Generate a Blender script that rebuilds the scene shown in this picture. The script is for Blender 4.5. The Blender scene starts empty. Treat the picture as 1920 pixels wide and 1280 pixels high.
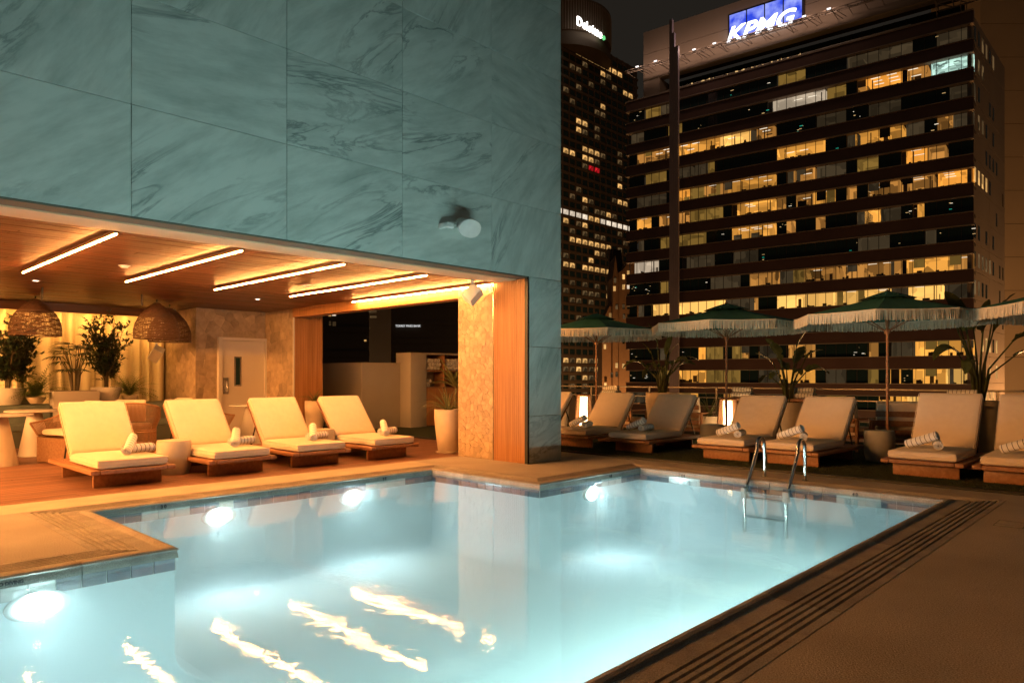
import bpy, bmesh, math, random
from mathutils import Vector, Matrix
R = math.radians
SC = bpy.context.scene
COL = SC.collection
random.seed(7)

# ------------------------------------------------------------------ camera
F = 1327.0; HOR = 706.0; CH = 1.3; CA = R(43.7)
ca, sa = math.cos(CA), math.sin(CA)
cam = bpy.data.cameras.new('camera'); cam_o = bpy.data.objects.new('camera', cam); COL.objects.link(cam_o)
cam_o.location = (0, 0, CH); cam_o.rotation_euler = (R(90), 0, R(-46.3))
cam.sensor_width = 36; cam.lens = 36 * F / 1920; cam.shift_y = (HOR - 640) / 1920
cam.clip_start = 0.05; cam.clip_end = 3000
SC.camera = cam_o

# ------------------------------------------------------------------ world, moon, exposure
w = bpy.data.worlds.new('World'); SC.world = w; w.use_nodes = True
nt = w.node_tree; nt.nodes.clear()
wo = nt.nodes.new('ShaderNodeOutputWorld'); sky = nt.nodes.new('ShaderNodeTexSky')
sky.sky_type = 'NISHITA'; sky.sun_disc = False; sky.sun_elevation = R(4); sky.sun_rotation = R(200)
b1 = nt.nodes.new('ShaderNodeBackground'); b1.inputs['Strength'].default_value = 0.0012
b2 = nt.nodes.new('ShaderNodeBackground'); b2.inputs['Color'].default_value = (.0128, .0100, .0072, 1)   # night sky lit by the city
ad = nt.nodes.new('ShaderNodeAddShader')
nt.links.new(sky.outputs[0], b1.inputs[0]); nt.links.new(b1.outputs[0], ad.inputs[0]); nt.links.new(b2.outputs[0], ad.inputs[1]); nt.links.new(ad.outputs[0], wo.inputs[0])
sun = bpy.data.lights.new('moon', 'SUN'); sun.energy = 0.012; sun.angle = R(.5); sun.color = (1, .9, .8)
so = bpy.data.objects.new('moon', sun); COL.objects.link(so); so.rotation_euler = (R(50), 0, R(-20))
SC.view_settings.view_transform = 'Standard'; SC.view_settings.look = 'None'
SC.view_settings.exposure = 0.15; SC.view_settings.gamma = 1.0
SC.render.engine = 'CYCLES'
cy = SC.cycles
cy.use_denoising = True; cy.max_bounces = 10; cy.diffuse_bounces = 4; cy.glossy_bounces = 4; cy.transmission_bounces = 4
cy.transparent_max_bounces = 12; cy.sample_clamp_indirect = 6.0; cy.caustics_reflective = False; cy.caustics_refractive = False

# ------------------------------------------------------------------ helpers
def at(px, py, t):
    """world point seen in the picture at a pixel, t metres deep"""
    r = (px - 960) / F
    return Vector((t * (ca + r * sa), t * (sa - r * ca), CH + t * (HOR - py) / F))
def on_y(px, Y):
    r = (px - 960) / F; t = Y / (sa - r * ca); return t * (ca + r * sa), t
MATS = {}
def node(nt, typ, **kw):
    n = nt.nodes.new(typ)
    for k, v in kw.items():
        if k in n.inputs: n.inputs[k].default_value = v
        else: setattr(n, k, v)
    return n
def mat(name, c1, c2=None, rough=.6, scale=8, stretch=(1, 1, 1), bump=0, bscale=None, metal=0, detail=5, spec=.5, rnd=.0, lo=.3, hi=.7,
        emit=None, estr=0, coords='Object', sheen=0, trans=0, sample=True, speck=0, coat=0, rvar=0):
    m = bpy.data.materials.new(name); m.use_nodes = True; n = m.node_tree; N = n.nodes; L = n.links
    p = N['Principled BSDF']
    p.inputs['Roughness'].default_value = rough; p.inputs['Metallic'].default_value = metal
    p.inputs['Specular IOR Level'].default_value = spec; p.inputs['Coat Weight'].default_value = coat
    if sheen: p.inputs['Sheen Weight'].default_value = sheen
    tc = node(n, 'ShaderNodeTexCoord'); mp = node(n, 'ShaderNodeMapping'); mp.inputs['Scale'].default_value = stretch
    vec = tc.outputs[coords]
    oi = node(n, 'ShaderNodeObjectInfo')
    if rnd:
        mul = node(n, 'ShaderNodeVectorMath', operation='MULTIPLY_ADD'); comb = node(n, 'ShaderNodeCombineXYZ')
        for i, k in enumerate((37.1, 71.7, 13.3)):
            mm = node(n, 'ShaderNodeMath', operation='MULTIPLY'); mm.inputs[1].default_value = k
            L.new(oi.outputs['Random'], mm.inputs[0]); L.new(mm.outputs[0], comb.inputs[i])
        va = node(n, 'ShaderNodeVectorMath', operation='ADD'); L.new(vec, va.inputs[0]); L.new(comb.outputs[0], va.inputs[1]); vec = va.outputs[0]
    L.new(vec, mp.inputs['Vector'])
    no = node(n, 'ShaderNodeTexNoise', Scale=scale, Detail=detail); L.new(mp.outputs[0], no.inputs['Vector'])
    c2 = c2 or tuple(x * .8 for x in c1)
    rp = node(n, 'ShaderNodeValToRGB'); rp.color_ramp.elements[0].position = lo; rp.color_ramp.elements[1].position = hi
    rp.color_ramp.elements[0].color = (*c2, 1); rp.color_ramp.elements[1].color = (*c1, 1)
    L.new(no.outputs[0], rp.inputs[0]); col = rp.outputs[0]
    if rnd:
        mr = node(n, 'ShaderNodeMapRange'); mr.inputs['To Min'].default_value = 1 - rnd; mr.inputs['To Max'].default_value = 1 + rnd
        L.new(oi.outputs['Random'], mr.inputs['Value'])
        mx = node(n, 'ShaderNodeVectorMath', operation='SCALE'); L.new(col, mx.inputs[0]); L.new(mr.outputs[0], mx.inputs['Scale']); col = mx.outputs[0]
    if speck:
        ns = node(n, 'ShaderNodeTexNoise', Scale=speck, Detail=2); L.new(tc.outputs['Object'], ns.inputs['Vector'])
        m3 = node(n, 'ShaderNodeMapRange'); m3.inputs['From Min'].default_value = .3; m3.inputs['From Max'].default_value = .7; m3.inputs['To Min'].default_value = .62; m3.inputs['To Max'].default_value = 1.3; L.new(ns.outputs[0], m3.inputs['Value'])
        m4 = node(n, 'ShaderNodeVectorMath', operation='SCALE'); L.new(col, m4.inputs[0]); L.new(m3.outputs[0], m4.inputs['Scale']); col = m4.outputs[0]
    L.new(col, p.inputs['Base Color'])
    if rvar:
        r2 = node(n, 'ShaderNodeMapRange'); r2.inputs['To Min'].default_value = rough - rvar; r2.inputs['To Max'].default_value = rough + rvar
        L.new(no.outputs[0], r2.inputs['Value']); L.new(r2.outputs[0], p.inputs['Roughness'])
    if bump:
        nb = node(n, 'ShaderNodeTexNoise', Scale=bscale or scale * 3, Detail=4); L.new(mp.outputs[0], nb.inputs['Vector'])
        bp = node(n, 'ShaderNodeBump', Strength=bump, Distance=.01); L.new(nb.outputs[0], bp.inputs['Height']); L.new(bp.outputs[0], p.inputs['Normal'])
    if emit:
        p.inputs['Emission Color'].default_value = (*emit, 1); p.inputs['Emission Strength'].default_value = estr
        if not sample: m.cycles.emission_sampling = 'NONE'
    if trans: p.inputs['Transmission Weight'].default_value = trans
    MATS[name] = m
    return m
class MB:
    def __init__(s): s.v = []; s.f = []
    def add(s, vs, fs):
        o = len(s.v); s.v += [tuple(v) for v in vs]; s.f += [tuple(i + o for i in f) for f in fs]; return s
    def box(s, c, d, M=None):
        x, y, z = d[0] / 2, d[1] / 2, d[2] / 2
        vs = [Vector((sx * x, sy * y, sz * z)) for sz in (-1, 1) for sy in (-1, 1) for sx in (-1, 1)]
        vs = [(M @ v if M else v) + Vector(c) for v in vs]
        return s.add(vs, [(0, 2, 3, 1), (4, 5, 7, 6), (0, 1, 5, 4), (2, 6, 7, 3), (1, 3, 7, 5), (0, 4, 6, 2)])
    def b(s, x0, x1, y0, y1, z0, z1): return s.box(((x0 + x1) / 2, (y0 + y1) / 2, (z0 + z1) / 2), (abs(x1 - x0), abs(y1 - y0), abs(z1 - z0)))
    def prism(s, poly, fn, t0, t1):
        n = len(poly); vs = [fn(p, t0) for p in poly] + [fn(p, t1) for p in poly]
        return s.add(vs, [tuple(range(n))[::-1], tuple(range(n, 2 * n))] + [(i, (i + 1) % n, n + (i + 1) % n, n + i) for i in range(n)])
    def tube(s, pts, r, n=8, cap=True):
        pts = [Vector(p) for p in pts]; k = len(pts); rs = r if isinstance(r, (list, tuple)) else [r] * k
        vs = []; u = None
        for i, p in enumerate(pts):
            d = (pts[min(i + 1, k - 1)] - pts[max(i - 1, 0)]).normalized()
            if u is None: u = d.orthogonal().normalized()
            u = (u - d * u.dot(d)).normalized(); v = d.cross(u)
            for j in range(n):
                a = 2 * math.pi * j / n; vs.append(p + (u * math.cos(a) + v * math.sin(a)) * rs[i])
        fs = [(i * n + j, i * n + (j + 1) % n, (i + 1) * n + (j + 1) % n, (i + 1) * n + j) for i in range(k - 1) for j in range(n)]
        if cap: fs += [tuple(range(n))[::-1], tuple(range((k - 1) * n, k * n))]
        return s.add(vs, fs)
    def lathe(s, prof, n=24, c=(0, 0, 0), cap0=True, cap1=True):
        vs = [(c[0] + r * math.cos(2 * math.pi * j / n), c[1] + r * math.sin(2 * math.pi * j / n), c[2] + z) for r, z in prof for j in range(n)]
        k = len(prof)
        fs = [(i * n + j, i * n + (j + 1) % n, (i + 1) * n + (j + 1) % n, (i + 1) * n + j) for i in range(k - 1) for j in range(n)]
        if cap0: fs.append(tuple(range(n))[::-1])
        if cap1: fs.append(tuple(range((k - 1) * n, k * n)))
        return s.add(vs, fs)
    def leaf(s, base, d, up, L, wd, droop=.5, segs=5, fold=.15, shape=None):
        """a bent leaf blade with a folded midrib"""
        base = Vector(base); d = Vector(d).normalized(); up = Vector(up); side = d.cross(up)
        if side.length < 1e-4: side = d.orthogonal()
        side.normalize(); vs = []; p = base.copy(); cur = d.copy()
        for i in range(segs + 1):
            t = i / segs; ww = wd * (shape(t) if shape else math.sin(math.pi * min(1, t * .92 + .06)) ** .8)
            nrm = side.cross(cur).normalized()
            vs += [p - side * ww / 2 + nrm * fold * ww, p, p + side * ww / 2 + nrm * fold * ww]
            p = p + cur * (L / segs); cur = (cur + Vector((0, 0, -droop / segs))).normalized()
        fs = []
        for i in range(segs):
            a = i * 3; fs += [(a, a + 1, a + 4, a + 3), (a + 1, a + 2, a + 5, a + 4)]
        return s.add(vs, fs)
    def mesh(s, name, smooth=False, bevel=0, bseg=2):
        me = bpy.data.meshes.new(name)
        me.from_pydata(s.v, [], s.f)
        if bevel:
            bm = bmesh.new(); bm.from_mesh(me)
            ed = [e for e in bm.edges if len(e.link_faces) == 2 and e.calc_face_angle(0) > .6]
            bmesh.ops.bevel(bm, geom=ed, offset=bevel, segments=bseg, affect='EDGES', profile=.5, clamp_overlap=True)
            bm.to_mesh(me); bm.free()
        if smooth or bevel:
            for p in me.polygons: p.use_smooth = True
            try: me.set_sharp_from_angle(angle=R(40))
            except Exception: pass
        return me
    def build(s, name, m, parent=None, smooth=False, bevel=0, bseg=2, loc=None):
        me = s.mesh(name, smooth, bevel, bseg)
        return link(name, me, m, parent, loc)
def link(name, me, m, parent=None, loc=None, rot=None):
    o = bpy.data.objects.new(name, me)
    if m and not me.materials: me.materials.append(MATS[m] if isinstance(m, str) else m)
    COL.objects.link(o)
    if parent: o.parent = parent
    if loc: o.location = loc
    if rot: o.rotation_euler = rot
    return o
def tag(o, label, cat, group=None):
    o['label'] = label; o['category'] = cat
    if group: o['group'] = group
    return o
def thing(name, label, cat, loc=(0, 0, 0), rz=0, group=None):
    o = bpy.data.objects.new(name, None); COL.objects.link(o); o.location = loc; o.rotation_euler = (0, 0, rz); o.empty_display_size = .1
    return tag(o, label, cat, group)
def struct(o): o['kind'] = 'structure'; return o
def sroot(name):
    o = bpy.data.objects.new(name, None); COL.objects.link(o); o.empty_display_size = .1; o['kind'] = 'structure'; return o
def stuff(o): o['kind'] = 'stuff'; return o
def kids(o): return [c for c in bpy.data.objects if c.parent is o]
def copy_tree(root, loc, rz, label, group=None):
    r = root.copy(); COL.objects.link(r); r.location = loc; r.rotation_euler = (0, 0, rz); r['label'] = label
    if group: r['group'] = group
    for ch in CH_OF[root.name]:
        c = ch.copy(); COL.objects.link(c); c.parent = r
        for gch in [q for q in bpy.data.objects if q.parent is ch]:
            d = gch.copy(); COL.objects.link(d); d.parent = c
    return r
CH_OF = {}
def proto(root): CH_OF[root.name] = kids(root); return root
def text_mesh(s, size, depth=.02, shear=0, offset=0, font=None):
    cu = bpy.data.curves.new('txt', 'FONT'); cu.body = s; cu.size = size; cu.extrude = depth; cu.align_x = 'CENTER'; cu.shear = shear; cu.offset = offset
    o = bpy.data.objects.new('txt', cu); COL.objects.link(o)
    dg = bpy.context.evaluated_depsgraph_get(); dg.update()
    me = bpy.data.meshes.new_from_object(o.evaluated_get(dg)); bpy.data.objects.remove(o)
    me.materials.clear()
    return me
def rv(a, b): return random.uniform(a, b)

# ------------------------------------------------------------------ materials
mat('concrete', (.47, .41, .34), (.33, .29, .235), rough=.85, scale=1.3, bump=.9, bscale=110, speck=130, lo=.25, hi=.75)
mat('coping', (.40, .36, .30), (.24, .21, .18), rough=.6, scale=5, bump=.6, bscale=120, rnd=.12, rvar=.2, speck=160)
mat('border_stone', (.52, .44, .33), (.40, .34, .26), rough=.7, scale=2.5, bump=.3, bscale=60)
mat('deck_wood', (.25, .12, .07), (.165, .075, .043), rough=.5, scale=3, stretch=(.6, 9, 9), bump=.15, bscale=12, rnd=.2)
mat('ceiling_wood', (.17, .058, .022), (.085, .027, .010), rough=.42, scale=2.2, stretch=(.5, 10, 10), rnd=.3, bump=.1)
mat('jamb_wood', (.46, .215, .078), (.32, .14, .048), rough=.5, scale=2.5, stretch=(9, 9, .4), bump=.15)
mat('teak', (.36, .17, .075), (.25, .11, .045), rough=.5, scale=4, stretch=(6, 1, 6), bump=.1, rnd=.1)
mat('plaster', (.62, .48, .32), (.55, .42, .28), rough=.8, scale=2, bump=.15, bscale=50)
mat('beige_wall', (.42, .38, .32), (.38, .34, .29), rough=.75, scale=1.5, bump=.08, bscale=60)
mat('door_paint', (.60, .55, .48), (.56, .51, .45), rough=.5, scale=2)
mat('dark_metal', (.03, .032, .03), rough=.45, metal=.6, scale=4)
mat('reveal', (.10, .11, .085), (.07, .08, .06), rough=.6, scale=4)
mat('steel', (.72, .72, .70), (.6, .6, .58), rough=.22, metal=1, scale=20)
mat('stone', (.50, .37, .24), (.35, .255, .16), rough=.8, scale=9, bump=1.0, bscale=34, rnd=.14)
mat('mortar', (.42, .32, .20), (.32, .24, .15), rough=.95, scale=20, bump=.6, bscale=60)
mat('cushion', (.74, .62, .47), (.69, .57, .43), rough=.9, scale=14, bump=.9, bscale=7, sheen=.1, lo=.2, hi=.8)
mat('rope', (.42, .24, .12), (.30, .16, .08), rough=.75, scale=30)
mat('wicker', (.13, .06, .026), (.08, .036, .016), rough=.7, scale=20)
mat('pot_white', (.66, .62, .56), (.58, .54, .48), rough=.55, scale=4, bump=.08)
mat('pot_sand', (.62, .50, .36), (.52, .42, .30), rough=.75, scale=5, bump=.15)
mat('soil', (.04, .025, .015), rough=.95, scale=30)
mat('leaf_dark', (.030, .055, .022), (.016, .032, .013), rough=.45, scale=5, rnd=.1)
mat('leaf_fern', (.17, .23, .05), (.10, .16, .035), rough=.5, scale=5)
mat('leaf_blade', (.22, .22, .09), (.12, .135, .05), rough=.5, scale=14, stretch=(1, 1, 1))
mat('leaf_banana', (.12, .13, .04), (.07, .085, .025), rough=.4, scale=6, rnd=.2)
mat('stem', (.10, .075, .035), (.06, .045, .02), rough=.7, scale=10)
mat('canopy', (.04, .24, .19), (.03, .19, .15), rough=.85, scale=6, bump=.15, bscale=200)
mat('fringe', (.76, .67, .48), (.64, .55, .38), rough=.9, scale=40)
mat('turf', (.050, .066, .026), (.026, .038, .014), rough=.95, scale=60, bump=1, bscale=200)
mat('table_top', (.60, .57, .52), (.54, .51, .47), rough=.5, scale=5)
mat('drum', (.56, .49, .38), (.47, .41, .32), rough=.75, scale=5, bump=.2, bscale=40)
mat('drum_grey', (.34, .33, .29), (.28, .27, .24), rough=.8, scale=5, bump=.2, bscale=40)
mat('banquette', (.13, .16, .14), (.10, .13, .115), rough=.8, scale=6)
mat('speaker', (.70, .72, .70), rough=.5, scale=5)
mat('tile_blue', (.10, .115, .145), (.06, .07, .10), rough=.18, scale=8, rnd=.35)
mat('tile_sand', (.50, .42, .33), (.40, .33, .26), rough=.2, scale=8, rnd=.1)
mat('tile_white', (.72, .72, .68), rough=.2, scale=8)
mat('grout', (.55, .56, .54), rough=.8, scale=20)
mat('pool_plaster', (.74, .83, .85), (.70, .80, .825), rough=.8, scale=.8, lo=.2, hi=.8)
mat('ink', (.015, .015, .015), rough=.5)
mat('spandrel', (.135, .075, .056), (.11, .06, .046), rough=.35, scale=.3, rnd=.05)
mat('ledge', (.34, .26, .20), (.29, .22, .17), rough=.6, scale=.5)
mat('precast', (.36, .27, .20), (.31, .23, .17), rough=.8, scale=.15)
mat('tower_wall', (.13, .09, .055), (.10, .07, .045), rough=.8, scale=.1)
mat('brick_far', (.42, .24, .12), (.34, .19, .095), rough=.85, scale=.5)
mat('roof_dark', (.05, .035, .025), rough=.8, scale=1)
mat('glass_dark', (.02, .042, .04), (.014, .032, .031), rough=.06, scale=.2, spec=.6)
mat('mullion', (.05, .035, .025), rough=.5)
mat('asphalt', (.05, .048, .045), rough=.9, scale=3)
mat('furniture_dark', (.035, .022, .012), rough=.8)
mat('rail', (.50, .44, .36), rough=.4, metal=.3)
mat('black_plastic', (.02, .02, .02), rough=.4)
def emis(name, c, s, sample=False):
    m = bpy.data.materials.new(name); m.use_nodes = True; n = m.node_tree; n.nodes.clear()
    e = n.nodes.new('ShaderNodeEmission'); o = n.nodes.new('ShaderNodeOutputMaterial'); n.links.new(e.outputs[0], o.inputs[0])
    e.inputs[0].default_value = (*c, 1); e.inputs[1].default_value = s
    if not sample: m.cycles.emission_sampling = 'NONE'
    MATS[name] = m; return m
WARM = (1, .40, .098)
emis('led_strip', WARM, 330, True)
emis('led_cove', (1, .42, .08), 95, True)
emis('pool_lamp', (.86, .98, 1.0), 900, True); emis('pool_lamp_near', (.78, 1.0, .94), 1350, True)
emis('lantern_core', (1, .62, .28), 14, True)
emis('downlight', (1, .8, .55), 12)
emis('sign_white', (1, .97, 1), 2.0); emis('sign_cream', (1, .93, .85), 2.6); emis('sign_green', (.2, .9, .3), .8); emis('sign_grey', (.9, .9, .9), .8)
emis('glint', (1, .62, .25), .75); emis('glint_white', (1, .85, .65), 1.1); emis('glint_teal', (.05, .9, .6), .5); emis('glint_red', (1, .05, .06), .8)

def room_mat(name, c, s, var=.5, sc=.45):
    """walls of a lit office seen through its window"""
    m = bpy.data.materials.new(name); m.use_nodes = True; n = m.node_tree; n.nodes.clear(); L = n.links
    e = node(n, 'ShaderNodeEmission'); o = node(n, 'ShaderNodeOutputMaterial'); L.new(e.outputs[0], o.inputs[0])
    tc = node(n, 'ShaderNodeTexCoord'); oi = node(n, 'ShaderNodeObjectInfo')
    v = node(n, 'ShaderNodeTexVoronoi', Scale=sc); v.feature = 'F1'; v.distance = 'CHEBYCHEV'
    L.new(tc.outputs['Object'], v.inputs['Vector'])
    mr = node(n, 'ShaderNodeMapRange'); mr.inputs['To Min'].default_value = 1 - var; mr.inputs['To Max'].default_value = 1 + var * .6
    sp = node(n, 'ShaderNodeSeparateColor'); L.new(v.outputs['Color'], sp.inputs[0]); L.new(sp.outputs[0], mr.inputs['Value'])
    rr = node(n, 'ShaderNodeMapRange'); rr.inputs['To Min'].default_value = .7 * s; rr.inputs['To Max'].default_value = 1.25 * s
    L.new(oi.outputs['Random'], rr.inputs['Value'])
    mu = node(n, 'ShaderNodeMath', operation='MULTIPLY'); L.new(mr.outputs[0], mu.inputs[0]); L.new(rr.outputs[0], mu.inputs[1])
    e.inputs[0].default_value = (*c, 1); L.new(mu.outputs[0], e.inputs[1]); m.cycles.emission_sampling = 'NONE'
    MATS[name] = m
room_mat('room_gold', (1, .42, .065), .85, .6); room_mat('room_bright', (1, .52, .12), 1.15, .4); room_mat('room_orange', (1, .38, .05), .95, .5)
room_mat('room_mid', (1, .42, .085), .40, .8); room_mat('room_olive', (.9, .50, .10), .20); room_mat('room_dim', (.9, .6, .3), .05)
room_mat('room_teal', (.66, 1, .85), .75, .8, 1.3); room_mat('room_white', (1, .78, .55), .62, .4)
room_mat('win_warm', (1, .54, .17), .80, .7, .55); room_mat('win_white', (1, .82, .62), .85, .3, .8); room_mat('win_dim', (1, .6, .25), .10, .8, .5)
room_mat('win_red', (1, .02, .03), .45, .8, .8)

def translucent(*names):
    for nm in names:      # thin leaves let light through
        n = MATS[nm].node_tree; L = n.links; p = n.nodes['Principled BSDF']; out = [q for q in n.nodes if q.type == 'OUTPUT_MATERIAL'][0]
        tl = node(n, 'ShaderNodeBsdfTranslucent'); mx = node(n, 'ShaderNodeMixShader'); mx.inputs[0].default_value = .45
        L.new(p.inputs['Base Color'].links[0].from_socket, tl.inputs[0]); L.new(p.outputs[0], mx.inputs[1]); L.new(tl.outputs[0], mx.inputs[2]); L.new(mx.outputs[0], out.inputs[0])
translucent('leaf_fern', 'leaf_banana', 'leaf_blade')
# marble cladding: white stone with grey veins, different on every panel
def marble():
    m = bpy.data.materials.new('marble'); m.use_nodes = True; n = m.node_tree; L = n.links; p = n.nodes['Principled BSDF']
    p.inputs['Roughness'].default_value = .38
    tc = node(n, 'ShaderNodeTexCoord'); oi = node(n, 'ShaderNodeObjectInfo'); comb = node(n, 'ShaderNodeCombineXYZ')
    for i, k in enumerate((61.3, 17.7, 43.1)):
        mm = node(n, 'ShaderNodeMath', operation='MULTIPLY'); mm.inputs[1].default_value = k; L.new(oi.outputs['Random'], mm.inputs[0]); L.new(mm.outputs[0], comb.inputs[i])
    va = node(n, 'ShaderNodeVectorMath', operation='ADD'); L.new(tc.outputs['Object'], va.inputs[0]); L.new(comb.outputs[0], va.inputs[1])
    rot = node(n, 'ShaderNodeVectorRotate'); rot.rotation_type = 'Y_AXIS'; ra = node(n, 'ShaderNodeMapRange'); ra.inputs['To Min'].default_value = -.2; ra.inputs['To Max'].default_value = 1.15
    L.new(oi.outputs['Random'], ra.inputs['Value']); L.new(ra.outputs[0], rot.inputs['Angle']); L.new(va.outputs[0], rot.inputs['Vector'])
    mp = node(n, 'ShaderNodeMapping'); mp.inputs['Scale'].default_value = (.55, 1, 2.3); L.new(rot.outputs[0], mp.inputs['Vector'])
    n1 = node(n, 'ShaderNodeTexNoise', Scale=1.05, Detail=9, Roughness=.62, Distortion=.9); L.new(mp.outputs[0], n1.inputs['Vector'])
    r1 = node(n, 'ShaderNodeValToRGB'); e = r1.color_ramp.elements; e[0].position = .47; e[0].color = (1, 1, 1, 1); e[1].position = .535; e[1].color = (1, 1, 1, 1)
    x = e.new(.503); x.color = (.40, .43, .44, 1)
    L.new(n1.outputs[0], r1.inputs[0])
    n2 = node(n, 'ShaderNodeTexNoise', Scale=.8, Detail=3); L.new(mp.outputs[0], n2.inputs['Vector'])
    r2 = node(n, 'ShaderNodeValToRGB'); r2.color_ramp.elements[0].position = .47; r2.color_ramp.elements[1].position = .68
    r2.color_ramp.elements[0].color = (0, 0, 0, 1); r2.color_ramp.elements[1].color = (1, 1, 1, 1); L.new(n2.outputs[0], r2.inputs[0])
    mx = node(n, 'ShaderNodeMix', data_type='RGBA'); L.new(r2.outputs[0], mx.inputs[0]); mx.inputs[6].default_value = (1, 1, 1, 1); L.new(r1.outputs[0], mx.inputs[7])
    n3 = node(n, 'ShaderNodeTexNoise', Scale=2.2, Detail=8, Roughness=.65); L.new(mp.outputs[0], n3.inputs['Vector'])
    r3 = node(n, 'ShaderNodeValToRGB'); r3.color_ramp.elements[0].position = .3; r3.color_ramp.elements[1].position = .6
    r3.color_ramp.elements[0].color = (.36, .42, .385, 1); r3.color_ramp.elements[1].color = (.56, .62, .575, 1); L.new(n3.outputs[0], r3.inputs[0])
    m2 = node(n, 'ShaderNodeMix', data_type='RGBA', blend_type='MULTIPLY'); m2.inputs[0].default_value = 1
    L.new(r3.outputs[0], m2.inputs[6]); L.new(mx.outputs[2], m2.inputs[7]); L.new(m2.outputs[2], p.inputs['Base Color'])
    MATS['marble'] = m
marble()
def water_mat():
    m = bpy.data.materials.new('water'); m.use_nodes = True; n = m.node_tree; n.nodes.clear(); L = n.links
    o = node(n, 'ShaderNodeOutputMaterial'); mx = node(n, 'ShaderNodeMixShader'); tr = node(n, 'ShaderNodeBsdfTransparent'); gl = node(n, 'ShaderNodeBsdfGlossy')
    tr.inputs[0].default_value = (.73, .955, .965, 1); gl.inputs['Roughness'].default_value = .012
    tc = node(n, 'ShaderNodeTexCoord'); mp = node(n, 'ShaderNodeMapping'); mp.inputs['Scale'].default_value = (1, 1, 1); mp.inputs['Rotation'].default_value = (0, 0, R(44))
    L.new(tc.outputs['Object'], mp.inputs['Vector'])
    mp.inputs['Scale'].default_value = (1.0, .8, 1)
    a = node(n, 'ShaderNodeTexNoise', Scale=.7, Detail=2, Distortion=.3); b_ = node(n, 'ShaderNodeTexNoise', Scale=12, Detail=5, Distortion=1.0)
    for q in (a, b_): L.new(mp.outputs[0], q.inputs['Vector'])
    sc = node(n, 'ShaderNodeMath', operation='MULTIPLY'); sc.inputs[1].default_value = .066; L.new(b_.outputs[0], sc.inputs[0])
    ad = node(n, 'ShaderNodeMath', operation='ADD'); L.new(a.outputs[0], ad.inputs[0]); L.new(sc.outputs[0], ad.inputs[1])
    bp = node(n, 'ShaderNodeBump', Strength=1, Distance=.0075); L.new(ad.outputs[0], bp.inputs['Height'])
    fr = node(n, 'ShaderNodeFresnel', IOR=1.33); L.new(bp.outputs[0], fr.inputs['Normal']); L.new(bp.outputs[0], gl.inputs['Normal'])
    L.new(fr.outputs[0], mx.inputs[0]); L.new(tr.outputs[0], mx.inputs[1]); L.new(gl.outputs[0], mx.inputs[2]); L.new(mx.outputs[0], o.inputs[0])
    MATS['water'] = m
water_mat()
def glass_mat(name, tint=(.8, .82, .8)):
    m = bpy.data.materials.new(name); m.use_nodes = True; n = m.node_tree; n.nodes.clear(); L = n.links
    o = node(n, 'ShaderNodeOutputMaterial'); mx = node(n, 'ShaderNodeMixShader'); tr = node(n, 'ShaderNodeBsdfTransparent'); gl = node(n, 'ShaderNodeBsdfGlossy')
    tr.inputs[0].default_value = (*tint, 1); gl.inputs['Roughness'].default_value = .02
    mx.inputs[0].default_value = .07; L.new(tr.outputs[0], mx.inputs[1]); L.new(gl.outputs[0], mx.inputs[2]); L.new(mx.outputs[0], o.inputs[0])
    MATS[name] = m
glass_mat('pane_glass', (.92, .93, .92))
def striped(name, base, line, n_lines, axis=2, width=.14):
    """towelling with thin dark stripes round the roll"""
    m = bpy.data.materials.new(name); m.use_nodes = True; n = m.node_tree; L = n.links; p = n.nodes['Principled BSDF']; p.inputs['Roughness'].default_value = .95
    tc = node(n, 'ShaderNodeTexCoord'); sx = node(n, 'ShaderNodeSeparateXYZ'); L.new(tc.outputs['Object'], sx.inputs[0])
    a = node(n, 'ShaderNodeMath', operation='MULTIPLY'); a.inputs[1].default_value = n_lines; L.new(sx.outputs[axis], a.inputs[0])
    f = node(n, 'ShaderNodeMath', operation='FRACT'); L.new(a.outputs[0], f.inputs[0])
    lt = node(n, 'ShaderNodeMath', operation='LESS_THAN'); lt.inputs[1].default_value = width; L.new(f.outputs[0], lt.inputs[0])
    mx = node(n, 'ShaderNodeMix', data_type='RGBA'); L.new(lt.outputs[0], mx.inputs[0]); mx.inputs[6].default_value = (*base, 1); mx.inputs[7].default_value = (*line, 1)
    L.new(mx.outputs[2], p.inputs['Base Color'])
    nb = node(n, 'ShaderNodeTexNoise', Scale=260, Detail=2); L.new(tc.outputs['Object'], nb.inputs['Vector'])
    bp = node(n, 'ShaderNodeBump', Strength=.5, Distance=.003); L.new(nb.outputs[0], bp.inputs['Height']); L.new(bp.outputs[0], p.inputs['Normal'])
    MATS[name] = m
striped('towel', (.76, .73, .67), (.10, .075, .05), 17)

# ================================================================== SETTING
struct(MB().b(-2500, 2500, -2500, 2500, -26.2, -26).build('ground', 'asphalt'))
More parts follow.
